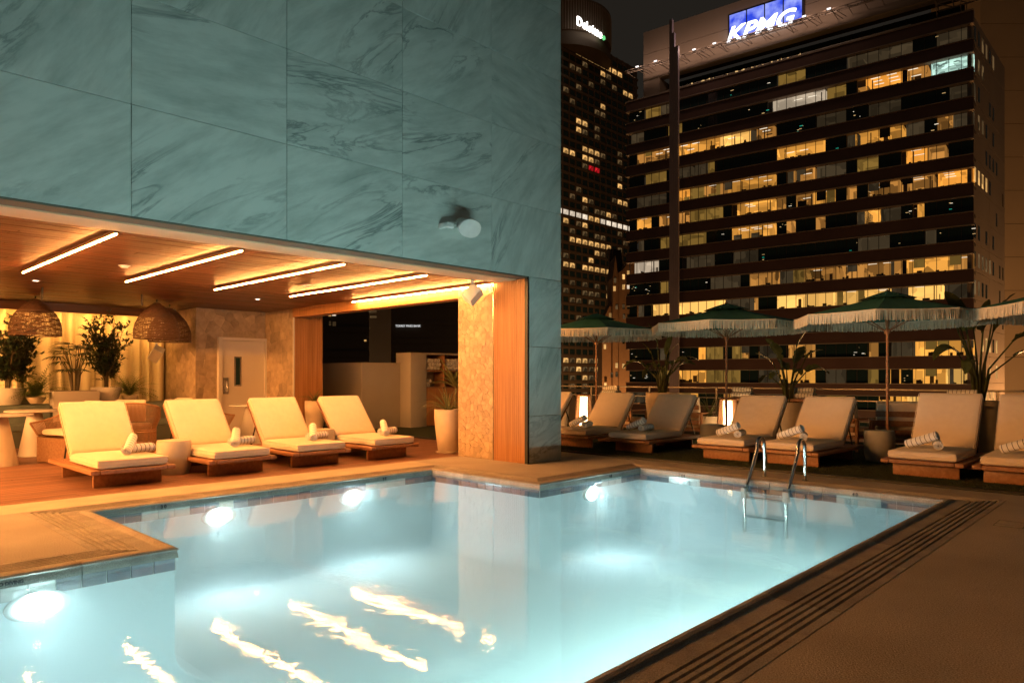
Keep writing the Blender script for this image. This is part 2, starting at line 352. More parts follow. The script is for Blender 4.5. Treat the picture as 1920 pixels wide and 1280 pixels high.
# ---- pool
POLY = [(-3.5, 1.83), (8.5, 1.83), (8.5, 5.62), (6.36, 5.62), (6.36, 7.62), (2.1, 7.62), (2.1, 5.52), (-3.5, 5.52)]
WATER = -.038; FLOOR = -1.0
NP = len(POLY)
def convex(i):
    a, b_, c = Vector(POLY[i - 1]), Vector(POLY[i]), Vector(POLY[(i + 1) % NP]); u, v = b_ - a, c - b_
    return u.x * v.y - u.y * v.x > 0
def edge_frame(i):
    a = Vector((*POLY[i], 0)); b_ = Vector((*POLY[(i + 1) % NP], 0)); t = (b_ - a); L = t.length; t.normalize(); nrm = Vector((t.y, -t.x, 0))
    return a, t, nrm, L, (-1 if convex(i) else 1), (1 if convex((i + 1) % NP) else -1)
def sweep_piece(i, prof, s0, s1, closed=True):
    """piece of a moulding along pool edge i between s0 and s1, mitred where it meets a corner"""
    a, t, nrm, L, k0, k1 = edge_frame(i); vs = []
    for (d, z) in prof: vs.append(a + t * ((k0 * d) if s0 <= 0 else s0) + nrm * d + Vector((0, 0, z)))
    for (d, z) in prof: vs.append(a + t * ((L + k1 * d) if s1 >= L else s1) + nrm * d + Vector((0, 0, z)))
    n = len(prof); mb = MB(); fs = [(j, j + 1, n + j + 1, n + j) for j in range(n - 1)]
    if closed: fs += [(n - 1, 0, n, 2 * n - 1), tuple(range(n)), tuple(range(2 * n - 1, n - 1, -1))]
    mb.add(vs, fs); return mb
pool = sroot('swimming_pool')
basin = MB()
for i in range(NP):
    a, t, nrm, L, k0, k1 = edge_frame(i)
    cove = [(0, .0), (0, FLOOR + .22)] + [(-.22 * (1 - math.cos(q)), FLOOR + .22 - .22 * math.sin(q)) for q in (R(15), R(30), R(45), R(60), R(75), R(90))]
    m_ = sweep_piece(i, cove, 0, L, False); basin.add(m_.v, m_.f)
def pool_rects(z, inset=0):
    return [(-3.5, 8.5, 1.83, 5.52), (2.1, 8.5, 5.52, 5.62), (2.1, 6.36, 5.62, 7.62)]
for (x0, x1, y0, y1) in pool_rects(0): basin.add([(x0, y0, FLOOR), (x1, y0, FLOOR), (x1, y1, FLOOR), (x0, y1, FLOOR)], [(0, 1, 2, 3)])
basin.build('basin', 'pool_plaster', pool, smooth=True)
wm = MB().add([(*p, WATER) for p in POLY], [tuple(range(NP))])
struct(wm.build('water', 'water'))
# slightly cloudy water: a scattering body just under the surface
vm = bpy.data.materials.new('water_body'); vm.use_nodes = True; vn = vm.node_tree; vn.nodes.clear(); vo = vn.nodes.new('ShaderNodeOutputMaterial'); vs_ = vn.nodes.new('ShaderNodeVolumeScatter')
vs_.inputs['Color'].default_value = (.9, 1, 1, 1); vs_.inputs['Density'].default_value = .14; vs_.inputs['Anisotropy'].default_value = .0; vn.links.new(vs_.outputs[0], vo.inputs['Volume']); MATS['water_body'] = vm
struct(MB().add([(*p, WATER - .004) for p in POLY] + [(*p, FLOOR - .3) for p in POLY], [tuple(range(NP)), tuple(range(2 * NP - 1, NP - 1, -1))] + [(i, NP + i, NP + (i + 1) % NP, (i + 1) % NP) for i in range(NP)]).build('water_body', 'water_body'))
# coping stones with a rolled lip and five drainage grooves
GP = [(-.012, -.008), (-.020, -.002), (-.022, .006), (-.004, .018), (.022, .021), (.046, .015), (.064, .004), (.075, .002)]
for g0 in (.185, .232, .279, .326, .373): GP += [(g0, .002), (g0 + .003, -.016), (g0 + .017, -.016), (g0 + .020, .002)]
GP += [(.45, .002), (.45, -.06), (-.02, -.06)]
for i in range(NP):
    a, t, nrm, L, k0, k1 = edge_frame(i); lo = .5 if k0 > 0 or True else 0
    n = max(1, round(L / .62)); step = L / n
    cuts = [0] + [step * j for j in range(1, n)] + [L]
    cuts = [0] + [c for c in cuts[1:-1] if .5 <= c <= L - .5] + [L]
    for j in range(len(cuts) - 1):
        s0, s1 = cuts[j], cuts[j + 1]
        m_ = sweep_piece(i, GP, s0 + (.002 if j else 0), s1 - (.002 if j < len(cuts) - 2 else 0)).build('coping_stone', 'coping', pool)
# waterline tiles; numbered ones carry the depth
MARK = {1: [(.9, '4 0'), (3.09, '4 0')], 2: [(.72, '4 0')], 4: [(.82, '3 0'), (3.58, '3 0')], 6: [(1.04, 'NO DIVING')]}
for i in range(NP):
    a, t, nrm, L, k0, k1 = edge_frame(i)
    if i in (0, 5, 7): continue
    n = round(L / .157); st = L / n; ang = math.atan2(t.y, t.x)
    tm = MB().b(.0035, st - .0035,   .0, .012, -.150, -.008).mesh('tile', bevel=.002, bseg=1)
    for j in range(n):
        s = j * st; near = [mk for mk in MARK.get(i, []) if abs(mk[0] - (s + st / 2)) < .27]
        col = 'tile_white' if near else ('tile_sand' if random.random() < .04 else 'tile_blue')
        me = tm.copy(); p = a + t * s
        link('tile', me, col, pool, (p.x, p.y, 0), (0, 0, ang))
    for (ms, tx) in MARK.get(i, []):
        me = text_mesh(tx, .045 if len(tx) < 5 else .03, .003, 0, .0015)
        p = a + t * ms - nrm * .0165
        # lettering faces into the pool
        M = Matrix((( -t.x, 0, -nrm.x), (-t.y, 0, -nrm.y), (0, 1, 0))).to_4x4()
        o = link('depth_marker', me, 'ink', pool); o.matrix_world = Matrix.Translation((p.x, p.y, -.046 if len(tx) < 5 else -.042)) @ M
# grout strip behind tiles
for i in (1, 2, 3, 4, 6):
    a, t, nrm, L, k0, k1 = edge_frame(i)
    sweep_piece(i, [(.03, -.155), (-.004, -.155), (-.004, -.006), (.03, -.006)], 0, L).build('grout_band', 'grout', pool)

# ---- decks (sheets butted end to end)
deck = sroot('pool_deck')
c0 = .45
for (x0, x1, y0, y1) in [(-9, 9.45, -9, 1.83 - c0), (-9, -3.5 - c0, 1.83 - c0, 8.07), (-3.5 - c0, 2.1 - c0, 5.52 + c0, 8.07), (8.5 + c0, 9.45, 1.83 - c0, 8.65), (6.36 + c0, 8.5 + c0, 5.62 + c0, 8.65)]:
    MB().b(x0, x1, y0, y1, -.25, 0).build('concrete_slab', 'concrete', deck)
MB().b(-9, 6.36 + c0, 7.62 + c0, 8.65, -.25, .001).build('stone_border', 'border_stone', deck)
wd = sroot('timber_deck')
MB().b(-6, 9.45, 8.65, 20, -.25, -.03).build('deck_base', 'reveal', wd)
y = 8.652
bm_cache = {}
while y < 17.0:
    x = -3.5 - rv(0, 2)
    while x < 9.44:
        L = random.choice([2.4, 3.0, 3.6, 4.2]); x1 = min(x + L, 9.44)
        if x1 > -.5:
            key = round(x1 - x, 3)
            if key not in bm_cache: bm_cache[key] = MB().b(0.002, key - .002, .002, .137, -.03, .0).mesh('deck_board', bevel=.003, bseg=1)
            link('deck_board', bm_cache[key], 'deck_wood', wd, (x, y, .002))
        x = x1
    y += .14
turf = struct(MB().b(9.5, 14.9, -9, 20, -.25, .012).build('turf_lawn', 'turf'))
struct(MB().b(9.45, 9.5, -9, 20, -.25, .03).build('lawn_edging', 'dark_metal'))  # dark strip set where a shadow gap edges the turf
gr = MB()
for i in range(70000):
    x = 9.52 + random.random() ** 1.5 * 3.5; y = rv(.3, 10.5); h = rv(.012, .03); a = rv(0, 6.28); dx, dy = math.cos(a) * .003, math.sin(a) * .003; lx, ly = rv(-.014, .014), rv(-.014, .014)
    gr.add([(x - dx, y - dy, .012), (x + dx, y + dy, .012), (x + lx, y + ly, .012 + h)], [(0, 1, 2)])
gso = stuff(gr.build('turf_blades', 'turf')); tag(gso, 'short dark green turf under the right hand loungers', 'grass')
struct(MB().b(-9, 14.9, -9, 20, -26, -1.2).build('terrace_podium', 'precast'))

# ---- stone veneer
def voronoi(w_, h_, cell, holes=()):
    nx, ny = max(1, round(w_ / cell)), max(1, round(h_ / cell)); S = {}
    for i in range(-1, nx + 1):
        for j in range(-1, ny + 1):
            S[i, j] = Vector(((i + .5 + rv(-.42, .42)) * w_ / nx, (j + .5 + rv(-.42, .42)) * h_ / ny))
    out = []
    for i in range(nx):
        for j in range(ny):
            c = S[i, j]; poly = [Vector((0, 0)), Vector((w_, 0)), Vector((w_, h_)), Vector((0, h_))]
            for di in range(-2, 3):
                for dj in range(-2, 3):
                    q = S.get((i + di, j + dj))
                    if q is None or (di == 0 and dj == 0): continue
                    m = (c + q) / 2; d = q - c; new = []
                    for k in range(len(poly)):
                        p0, p1 = poly[k], poly[(k + 1) % len(poly)]; s0, s1 = (p0 - m).dot(d), (p1 - m).dot(d)
                        if s0 <= 0: new.append(p0)
                        if s0 * s1 < 0: new.append(p0 + (p1 - p0) * (s0 / (s0 - s1)))
                    poly = new
                    if len(poly) < 3: break
                if len(poly) < 3: break
            if len(poly) >= 3: out.append((c, poly))
    return out
def stone_face(parent, w_, h_, cell, fn, skip=lambda c: False, gap=.002, mname='stone'):
    for c, poly in voronoi(w_, h_, cell):
        if skip(c): continue
        cen = sum(poly, Vector((0, 0))) / len(poly); base = []; top = []
        d = rv(.008, .017)
        for p in poly:
            v = cen - p; l = v.length or 1; base.append(p + v / l * min(gap, l * .3)); top.append(p + v / l * min(gap + .012, l * .4))
        n = len(poly); mb = MB(); tl = [rv(-.006, .006) for _ in range(n)]
        vs = [fn(p.x, p.y, 0) for p in base] + [fn(p.x, p.y, d * .65) for p in base] + [fn(p.x, p.y, d + tl[k]) for k, p in enumerate(top)]
        fs = [(k, (k + 1) % n, n + (k + 1) % n, n + k) for k in range(n)] + [(n + k, n + (k + 1) % n, 2 * n + (k + 1) % n, 2 * n + k) for k in range(n)]
        cm = sum((Vector(fn(p.x, p.y, d)) for p in top), Vector()) / n; ci = len(vs); vs.append(cm)
        fs += [(2 * n + k, 2 * n + (k + 1) % n, ci) for k in range(n)]
        mb.add(vs, fs).build('stone', mname, parent)

# ---- marble wall over the lounge opening
WY = 7.1
mw = thing('marble_wall', 'tall grey-green veined marble wall above the lounge opening', 'wall', (0, WY, 0))
XJ = [8.54, 7.02] + [7.02 - 1.57 * k for k in range(1, 12)]
ZJ = [2.79 + 1.04 * k for k in range(6)]
for i in range(len(XJ) - 1):
    for k in range(len(ZJ) - 1):
        wd_, hh = XJ[i] - XJ[i + 1], 1.04
        MB().b(-wd_ / 2 + .0025, wd_ / 2 - .0025, 0, .04, .0025, hh - .0025).build('marble_panel', 'marble', mw, bevel=.002, bseg=1, loc=((XJ[i] + XJ[i + 1]) / 2, rv(0, .002), ZJ[k]))
for (z0, z1) in ((0, .71), (.71, 1.75), (1.75, 2.79)):
    MB().b(-.385 + .002, .385, 0, .04, z0 + .004, z1 - .004).build('marble_panel', 'marble', mw, bevel=.002, bseg=1, loc=(8.155, 0, 0))
    MB().b(-.02, .02, .045, 1.55, z0 + .004, z1 - .004).build('marble_panel', 'marble', mw, bevel=.002, bseg=1, loc=(8.52, 0, 0))
for k in range(len(ZJ) - 1):
    for q in range(4): MB().b(-.02, .02, .045 + q * 1.57, 1.6 + q * 1.57, .004, 1.036).build('marble_panel', 'marble', mw, bevel=.002, bseg=1, loc=(8.52, 0, ZJ[k]))
MB().b(-10, 8.49, .045, .25, 2.80, 8.0).build('backing', 'reveal', mw)
MB().b(-10, 7.78, .002, .255, 2.772, 2.792).build('lintel_trim', 'reveal', mw)
MB().b(7.765, 7.80, .0, .06, 0, 2.79).build('corner_trim', 'dark_metal', mw)
MB().b(-10, 8.49, .26, 10.5, 2.84, 8.0).build('roof_block', 'reveal', mw)
# ---- stone and timber column
sc_ = thing('stone_column', 'rough stone column with reddish timber slats beside the pool', 'column', (7.80, 7.16, 0))
MB().b(.004, .70, .0, 1.50, 0, 2.79).build('core', 'mortar', sc_)
for k in range(15): MB().b(-.02, .002, .006 + k * .0445, .006 + k * .0445 + .039, 0, 2.763).build('timber_slat', 'jamb_wood', sc_, bevel=.004, bseg=1)
MB().b(-.022, .003, .675, .69, 0, 2.763).build('corner_trim', 'steel', sc_)
stone_face(sc_, .81, 2.76, .094, lambda u, v, d: (.002 - d, .692 + u, v))
MB().b(.0, .70, 1.502, 1.512, 0, 2.79).build('rear_panel', 'plaster', sc_)

# ---- ceiling of the lounge
ce = thing('timber_ceiling', 'reddish timber plank ceiling over the open lounge', 'ceiling', (0, 0, 2.78))
MB().b(-10, 7.79, 7.356, 7.78, -.02, .02).build('soffit_border', 'plaster', ce)
MB().b(-10, 8.5, 7.36, 16.9, .03, .05).build('ceiling_board', 'reveal', ce)
y = 7.785; pc = {}
while y < 16.45:
    x = -3.4 - rv(0, 2.5)
    while x < 7.93:
        L = random.choice([2.4, 3.0, 3.6, 4.8]); x1 = min(x + L, 7.94); key = round(x1 - x, 3)
        if x1 > -1.5:
            if key not in pc: pc[key] = MB().b(.001, key - .001, .003, .127, 0, .02).mesh('plank', bevel=.003, bseg=1)
            link('plank', pc[key], 'ceiling_wood', ce, (x, y, rv(-.002, .002)))
        x = x1
    y += .13
MB().b(7.83, 8.1, 8.69, 14.08, -.19, .03).build('header_beam', 'jamb_wood', ce)
MB().b(-5, 6.25, 16.5, 16.58, -.17, .03).build('cove_fascia', 'ceiling_wood', ce)
# ---- LED strips
LX = [2.40, 3.71, 5.06, 6.42, 7.73]
words = ['LED strip light on the timber ceiling, leftmost of the five', 'LED strip light on the timber ceiling, second from the left', 'LED strip light on the timber ceiling, middle one of five',
         'LED strip light on the timber ceiling, second from the stone column', 'LED strip light grazing the top of the stone column']
for k, x in enumerate(LX + [1.07, -.26] + [-1.2 - .45 * q for q in range(18)] + [-1.4 - .45 * q for q in range(18)]):  # strips past the visible row are added unseen to warm the turf loungers
    t = thing('strip_light', words[k] if k < 5 else 'LED strip light on the ceiling beyond the left edge of view', 'light', (x, 9.72 if k < 25 else 13.7, 2.74), 0, 'ceiling strip lights')
    MB().b(-.024, .024, -1.93, 1.93, .0, .036).build('housing', 'ceiling_wood', t)
    MB().b(-.004, .004, -1.92, 1.92, -.0125, -.0005).build('diffuser', 'led_strip', t)
# ---- curtain wall
cw = thing('curtain', 'floor length cream curtain lit from above behind the plants', 'curtain', (0, 17.08, 0))
cm = MB(); n = 520; vs = []; fs = []; ph = 0; px_ = []
for i in range(n + 1):
    x = -2.5 + i * (6.26 + 2.5) / n; ph += .42 + .16 * math.sin(i * .13) + rv(-.05, .05)
    px_.append((x, .075 * math.sin(ph) + .025 * math.sin(ph * .37)))
for (x, yv) in px_:
    for z in (.06, 1.4, 2.72): vs.append((x, yv * (1.15 if z < 1 else .9), z))
for i in range(n):
    for j in range(2): fs.append((i * 3 + j, (i + 1) * 3 + j, (i + 1) * 3 + j + 1, i * 3 + j + 1))
mat('curtain_cloth', (.70, .62, .42), (.62, .54, .36), rough=.9, scale=30, stretch=(4, 4, .3))
cm.add(vs, fs).build('cloth', 'curtain_cloth', cw, smooth=True)
MB().b(-2.5, 6.26, .12, .2, 0, 2.8).build('backing_wall', 'plaster', cw)
cl = thing('cove_light', 'hidden strip light washing the top of the curtain', 'light', (0, 16.61, 2.70))
MB().b(-2.4, 6.2, -.02, .02, 0, .02).build('diffuser', 'led_cove', cl)
MB().b(-2.4, 6.2, -.03, .03, .021, .04).build('housing', 'dark_metal', cl)
# ---- service core with door
core = thing('service_core', 'stepped stone-clad core wall with a plain door beside the curtain', 'wall', (0, 0, 0))
dx0, _ = on_y(410, 15.4); dx1, _ = on_y(497, 15.4)
MB().b(6.30, dx0 - .03, 15.42, 17.2, 0, 2.8).build('core_block', 'mortar', core)
MB().b(dx1 + .03, 8.58, 15.42, 17.2, 0, 2.8).build('core_block', 'mortar', core)
MB().b(dx0 - .03, dx1 + .03, 15.42, 17.2, 2.17, 2.8).build('core_block', 'mortar', core)
MB().b(7.88, 8.58, 14.14, 15.415, 0, 2.8).build('core_block', 'mortar', core)
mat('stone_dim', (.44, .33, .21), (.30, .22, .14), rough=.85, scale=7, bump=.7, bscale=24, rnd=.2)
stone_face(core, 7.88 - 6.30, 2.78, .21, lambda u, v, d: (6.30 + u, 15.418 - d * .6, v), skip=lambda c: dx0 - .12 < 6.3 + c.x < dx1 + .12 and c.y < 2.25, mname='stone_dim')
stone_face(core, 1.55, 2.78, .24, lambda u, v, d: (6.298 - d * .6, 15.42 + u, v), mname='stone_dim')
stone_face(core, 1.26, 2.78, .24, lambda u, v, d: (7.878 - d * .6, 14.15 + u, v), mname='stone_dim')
for k in range(16): MB().b(7.90 + k * .0435, 7.90 + k * .0435 + .038, 14.115, 14.138, 0, 2.77).build('timber_slat', 'jamb_wood', core, bevel=.004, bseg=1)
MB().b(7.865, 7.892, 14.105, 14.14, 0, 2.77).build('corner_trim', 'door_paint', core)
MB().b(8.58, 8.60, 14.14, 17.2, 0, 2.8).build('side_panel', 'jamb_wood', core)
dr = MB().b(dx0 + .05, dx1 - .05, 15.36, 15.40, 0.01, 2.10).build('door', 'door_paint', core, bevel=.004, bseg=1)
fr = MB(); fr.b(dx0 - .03, dx0 + .045, 15.32, 15.44, 0, 2.17); fr.b(dx1 - .045, dx1 + .03, 15.32, 15.44, 0, 2.17); fr.b(dx0 + .046, dx1 - .046, 15.32, 15.44, 2.105, 2.17)
fr.build('door_frame', 'door_paint', dr)
vx = dx0 + .36
MB().b(vx, vx + .10, 15.352, 15.358, 1.12, 1.72).build('vision_panel', 'glass_dark', dr)
f2 = MB(); f2.b(vx - .03, vx, 15.345, 15.36, 1.09, 1.75); f2.b(vx + .10, vx + .13, 15.345, 15.36, 1.09, 1.75); f2.b(vx, vx + .1, 15.345, 15.36, 1.09, 1.12); f2.b(vx, vx + .1, 15.345, 15.36, 1.72, 1.75); f2.build('vision_frame', 'steel', dr)
MB().b(dx0 + .08, dx0 + .2, 15.352, 15.36, .92, 1.28).build('push_plate', 'steel', dr)
MB().tube([(dx0 + .14, 15.35, 1.0), (dx0 + .14, 15.30, 1.0), (dx0 + .14, 15.30, 1.2), (dx0 + .14, 15.35, 1.2)], .011).build('handle', 'steel', dr)

# ---- pool lamps in the walls, ladder, grate
def pool_lamp(x, y, ang, label):
    t = thing('pool_light', label, 'pool light', (x, y, -.215 if ang == 0 else -.55), ang, 'underwater pool lights')   # local -y looks into the water
    M = Matrix.Rotation(R(90), 3, 'X')
    def el(mb): mb.v = [tuple(M @ Vector((v[0], v[1] * .52, v[2]))) for v in mb.v]; return mb
    el(MB().lathe([(.19, .002), (.19, .012), (.175, .016), (.095, .004), (.09, .003)], 36, cap0=False, cap1=False)).build('niche_dish', 'tile_white', t, smooth=True)  # dish added around the lens to catch its light as a soft halo
    el(MB().lathe([(.088, .003), (.080, .016), (.05, .026), (.01, .030)], 28)).build('lens', 'pool_lamp' if ang == 0 else 'pool_lamp_near', t, smooth=True)
pool_lamp(1.22, 5.52, 0, 'glowing underwater light below the near left coping')
pool_lamp(3.36, 7.62, 0, 'glowing underwater light below the first two left loungers')
pool_lamp(5.06, 7.62, 0, 'glowing underwater light below the third left lounger')
pool_lamp(7.38, 5.62, 0, 'glowing underwater light between the marble column and the ladder')
pool_lamp(-1.6, 5.52, 0, 'underwater light beyond the left edge of view')
for k_, x_ in enumerate((2.3, 3.4, 4.5, 5.6)): pool_lamp(x_, 1.83, math.pi, ['underwater light in the near pool wall, farthest left', 'underwater light in the near pool wall, left of the middle', 'underwater light in the near pool wall, right of the middle', 'underwater light in the near pool wall, closest to the ladder'][k_])  # unseen lamps added here to throw light up the marble wall
lad = thing('pool_ladder', 'polished steel pool ladder with two arched rails', 'ladder', (8.5, 3.72, 0))
for s_ in (-.26, .26):
    arc = [(.42, s_, -.02), (.42, s_, .15), (.41, s_, .38)]
    for q in range(1, 9):
        a = math.pi * q / 9; arc.append((.30 + .11 * math.cos(a), s_, .40 + .12 * math.sin(a)))
    arc += [(.19, s_, .36), (.02, s_, .10), (-.13, s_, -.10), (-.16, s_, -.22), (-.16, s_, -.62)]
    MB().tube(arc, .022, 12).build('rail', 'steel', lad, smooth=True)
    MB().lathe([(.045, .002), (.045, .012), (.026, .02)], 20, (.42, s_, 0)).build('anchor_plate', 'steel', lad, smooth=True)
    MB().b(-.20, -.12, s_ - .035, s_ + .035, -.20, -.07).build('bumper', 'pot_white', lad, bevel=.012)
for z in (-.125, -.19, -.42): MB().b(-.19, -.13, -.23, .23, z - .012, z + .012).build('tread', 'steel', lad, bevel=.005, bseg=1)
skm = thing('skimmer_grate', 'small square deck drain beside the right grooves', 'drain', (7.55, 1.13, .002))
for k in range(5): MB().b(-.15 + k * .062, -.10 + k * .062, -.10, .10, 0, .004).build('slat', 'coping', skm)
MB().b(-.16, .16, -.11, .11, -.002, .0015).build('pan', 'reveal', skm)

# ---- loungers
def cushion_mb(w_, L, th, sub=10):
    """padded slab with crowned top and rolled edges, lying along +y from 0"""
    mb = MB(); nx, ny = 12, 18; vs = []; fs = []
    def edge(u): return max(0, 1 - abs(2 * u - 1) ** 14)
    for top in (1, 0):
        for j in range(ny + 1):
            for i in range(nx + 1):
                u, v = i / nx, j / ny; u2 = .5 - .5 * math.cos(math.pi * u); v2 = .5 - .5 * math.cos(math.pi * v)
                e = (max(0, 1 - abs(2 * u2 - 1) ** 26) * max(0, 1 - abs(2 * v2 - 1) ** 40)) ** .45
                z = th / 2 + (th / 2) * e * (1 if top else -1) + (.008 * math.sin(math.pi * u2) * math.sin(math.pi * v2) if top else 0)
                vs.append(((u2 - .5) * w_, v2 * L, z))
    o = (nx + 1) * (ny + 1)
    for j in range(ny):
        for i in range(nx):
            a = j * (nx + 1) + i; fs.append((a, a + 1, a + nx + 2, a + nx + 1)); fs.append((o + a, o + a + nx + 1, o + a + nx + 2, o + a + 1))
    for i in range(nx): a = i; fs.append((a, o + a, o + a + 1, a + 1)); a = ny * (nx + 1) + i; fs.append((a, a + 1, o + a + 1, o + a))
    for j in range(ny): a = j * (nx + 1); fs.append((a, a + nx + 1, o + a + nx + 1, o + a)); a += nx; fs.append((a, o + a, o + a + nx + 1, a + nx + 1))
    mb.add(vs, fs); return mb
def make_lounger(ang=50, blen=.82):
    t = thing('sun_lounger', '', 'sun lounger')
    W = .94; ZT = .225
    MB().b(-W / 2, -W / 2 + .10, 0, 1.80, ZT - .055, ZT).build('side_rail', 'teak', t, bevel=.016)
    MB().b(W / 2 - .10, W / 2, 0, 1.80, ZT - .055, ZT).build('side_rail', 'teak', t, bevel=.016)
    sl = MB().b(-W / 2 + .102, W / 2 - .102, 0, .085, ZT - .05, ZT - .002).mesh('platform_slat', bevel=.006, bseg=1)
    for k in range(18): link('platform_slat', sl, 'teak', t, (0, .002 + k * .0995, 0))
    for yy in (.22, 1.48): MB().b(-.38, .38, yy, yy + .045, 0, ZT - .056).build('leg', 'teak', t, bevel=.008)
    MB().b(-.03, .03, .27, 1.475, .10, ZT - .06).build('stretcher', 'teak', t)
    MX = cushion_mb(.78, 1.12, .115); MX.v = [(x, y_ + .03, z + ZT + .002) for x, y_, z in MX.v]
    MX.build('seat_cushion', 'cushion', t, smooth=True)
    Mr = Matrix.Rotation(R(ang), 3, 'X'); hin = Vector((0, 1.14, ZT + .05))
    MY = cushion_mb(.78, blen, .115); MY.v = [tuple(Mr @ Vector((x, y_, z)) + hin) for x, y_, z in MY.v]
    MY.build('back_cushion', 'cushion', t, smooth=True)
    def ring(L, z, f):
        w_, r_ = .39, .02; P = []
        for (cx_, cy_, a0) in ((w_ - r_, L - r_, 0), (-w_ + r_, L - r_, 90), (-w_ + r_, r_, 180), (w_ - r_, r_, 270)):
            for q in range(4): a = R(a0 + q * 30); P.append(f(Vector((cx_ + r_ * math.cos(a), cy_ + r_ * math.sin(a), z))))
        return P + [P[0]]
    for z in (.022, .096):
        MB().tube(ring(1.12, z, lambda v: v + Vector((0, .03, ZT + .002))), .0042, 5, False).build('piping', 'cushion', t, smooth=True)
        MB().tube(ring(blen, z, lambda v: Mr @ v + hin), .0042, 5, False).build('piping', 'cushion', t, smooth=True)
    fb = MB()
    for sx in (-.36, .36): fb.box(tuple(Mr @ Vector((sx, blen / 2, -.02)) + hin), (.05, blen, .03), Mr)
    for q in range(6): fb.box(tuple(Mr @ Vector((0, .08 + q * (blen - .14) / 5, -.02)) + hin), (.66, .06, .02), Mr)
    fb.build('back_frame', 'teak', t)
    top = Mr @ Vector((0, blen * .62, -.035)) + hin
    MB().tube([(-.3, top.y, top.z), (-.3, top.y + .22, ZT - .01)], .012, 6).build('prop', 'dark_metal', t)
    MB().tube([(.3, top.y, top.z), (.3, top.y + .22, ZT - .01)], .012, 6).build('prop', 'dark_metal', t)
    return proto(t)
lA = make_lounger(50)
lB = make_lounger(57, .86)
left = [(2.97, 9.0), (4.32, 9.02), (5.52, 9.05), (6.80, 9.02)]
ll = ['cream lounger nearest the cone table, in front of woven chair', 'cream lounger in front of the plain door, second from the left', 'cream lounger right of the plain door, third from the left', 'cream lounger nearest the stone column on the timber deck']
for k, (x, y_) in enumerate(left):
    if k == 0: lA.location = (x, y_, 0.002); lA['label'] = ll[0]; lA['group'] = 'loungers in the lounge'
    else: copy_tree(lA, (x, y_, .002), R((0, 1.2, -1.6, .8)[k]), ll[k], 'loungers in the lounge')
# right row: foot towards the pool (-x): local +y -> world +x
right = [(10.0, 9.75, lA), (10.0, 8.16, lA), (10.0, 6.89, lA), (10.0, 5.18, lA), (10.05, 4.18, lA), (10.0, 2.44, lB), (10.0, 1.42, lB)]
rl = ['lounger mostly hidden behind the marble column end', 'lounger beside the glowing lantern nearest the marble wall', 'lounger in front of the large sand coloured planter pot', 'lounger behind the ladder, beside the middle lantern', 'lounger behind the ladder, left of the grey drum table',
      'upright lounger right of the grey drum table', 'upright lounger cut off by the right edge of view']
for k, (x, y_, pr) in enumerate(right):
    if pr is lB and k == 5: lB.location = (x, y_, .014); lB.rotation_euler = (0, 0, R(-90)); lB['label'] = rl[k]; lB['group'] = 'loungers on the turf'
    else: copy_tree(pr, (x, y_, .014), R(-90 + (0, 1.5, -1.2, .9, -1.8, 0, 1.4)[k]), rl[k], 'loungers on the turf')
copy_tree(lA, (12.0, 13.0, .014), R(-90), 'lounger behind the tall potted plant at the stone column', 'loungers on the turf')

# ---- rolled towels
def towel_mesh(L=.40, r=.062):
    """rolled towel: a spiral of cloth, axis along z"""
    mb = MB(); n = 96; pts = []
    for i in range(n + 1):
        t = i / n; a = t * 2 * math.pi * 4.3; rr = r * (.12 + .88 * t ** .8); pts.append((rr * math.cos(a), rr * math.sin(a) * .94))
    th = .0065; vs = []
    zs = [-L / 2, -L / 2 + .01, -L / 6, L / 6, L / 2 - .01, L / 2]
    for side in (0, 1):
        for i, (x, y_) in enumerate(pts):
            l = math.hypot(x, y_) or 1; k = 1 - side * th / l
            for q, z in enumerate(zs):
                e = .97 if q in (0, 5) else 1; vs.append((x * k * e, y_ * k * e, z + (.004 * math.sin(i * .21) if q in (0, 1, 4, 5) else 0)))
    m = len(zs); o = (n + 1) * m; fs = []
    for i in range(n):
        for q in range(m - 1):
            a = i * m + q; fs.append((a, a + m, a + m + 1, a + 1)); fs.append((o + a, o + a + 1, o + a + m + 1, o + a + m))
        for q in (0, m - 1):
            a = i * m + q; fs.append((a, o + a, o + a + m, a + m) if q == 0 else (a, a + m, o + a + m, o + a))
    fs.append(tuple([n * m + q for q in range(m)] + [o + n * m + q for q in range(m - 1, -1, -1)]))
    mb.add(vs, fs); return mb.mesh('towel', smooth=True)
TW = towel_mesh()
def towel(p0, direction, label, group, roll=0):
    o = link('rolled_towel', TW, 'towel'); d = Vector(direction).normalized()
    q = d.to_track_quat('Z', 'Y'); o.rotation_mode = 'QUATERNION'; o.rotation_quaternion = q @ Matrix.Rotation(roll, 3, 'Z').to_quaternion(); o.location = p0
    return tag(o, label, 'towel', group)
SEAT = .225 + .117 + .006
names = ['the lounger nearest the cone table', 'the lounger in front of the door', 'the third lounger from the left', 'the lounger nearest the stone column']
for k, (x, y_) in enumerate(left):
    z = SEAT + .002
    towel((x + .20, y_ + .50, z + .062), (.95, .30, 0), 'striped rolled towel lying flat on ' + names[k], 'pool towels', rv(0, 6))
    towel((x + .08, y_ + .42, z + .125), (.42, .78, .36), 'striped rolled towel leaning on another on ' + names[k], 'pool towels', rv(0, 6))
rn = [None, 'the lounger beside the first lantern', 'the lounger before the planter pot', 'the lounger beside the middle lantern', 'the lounger left of the grey drum', 'the upright lounger right of the grey drum', 'the upright lounger at the right edge']
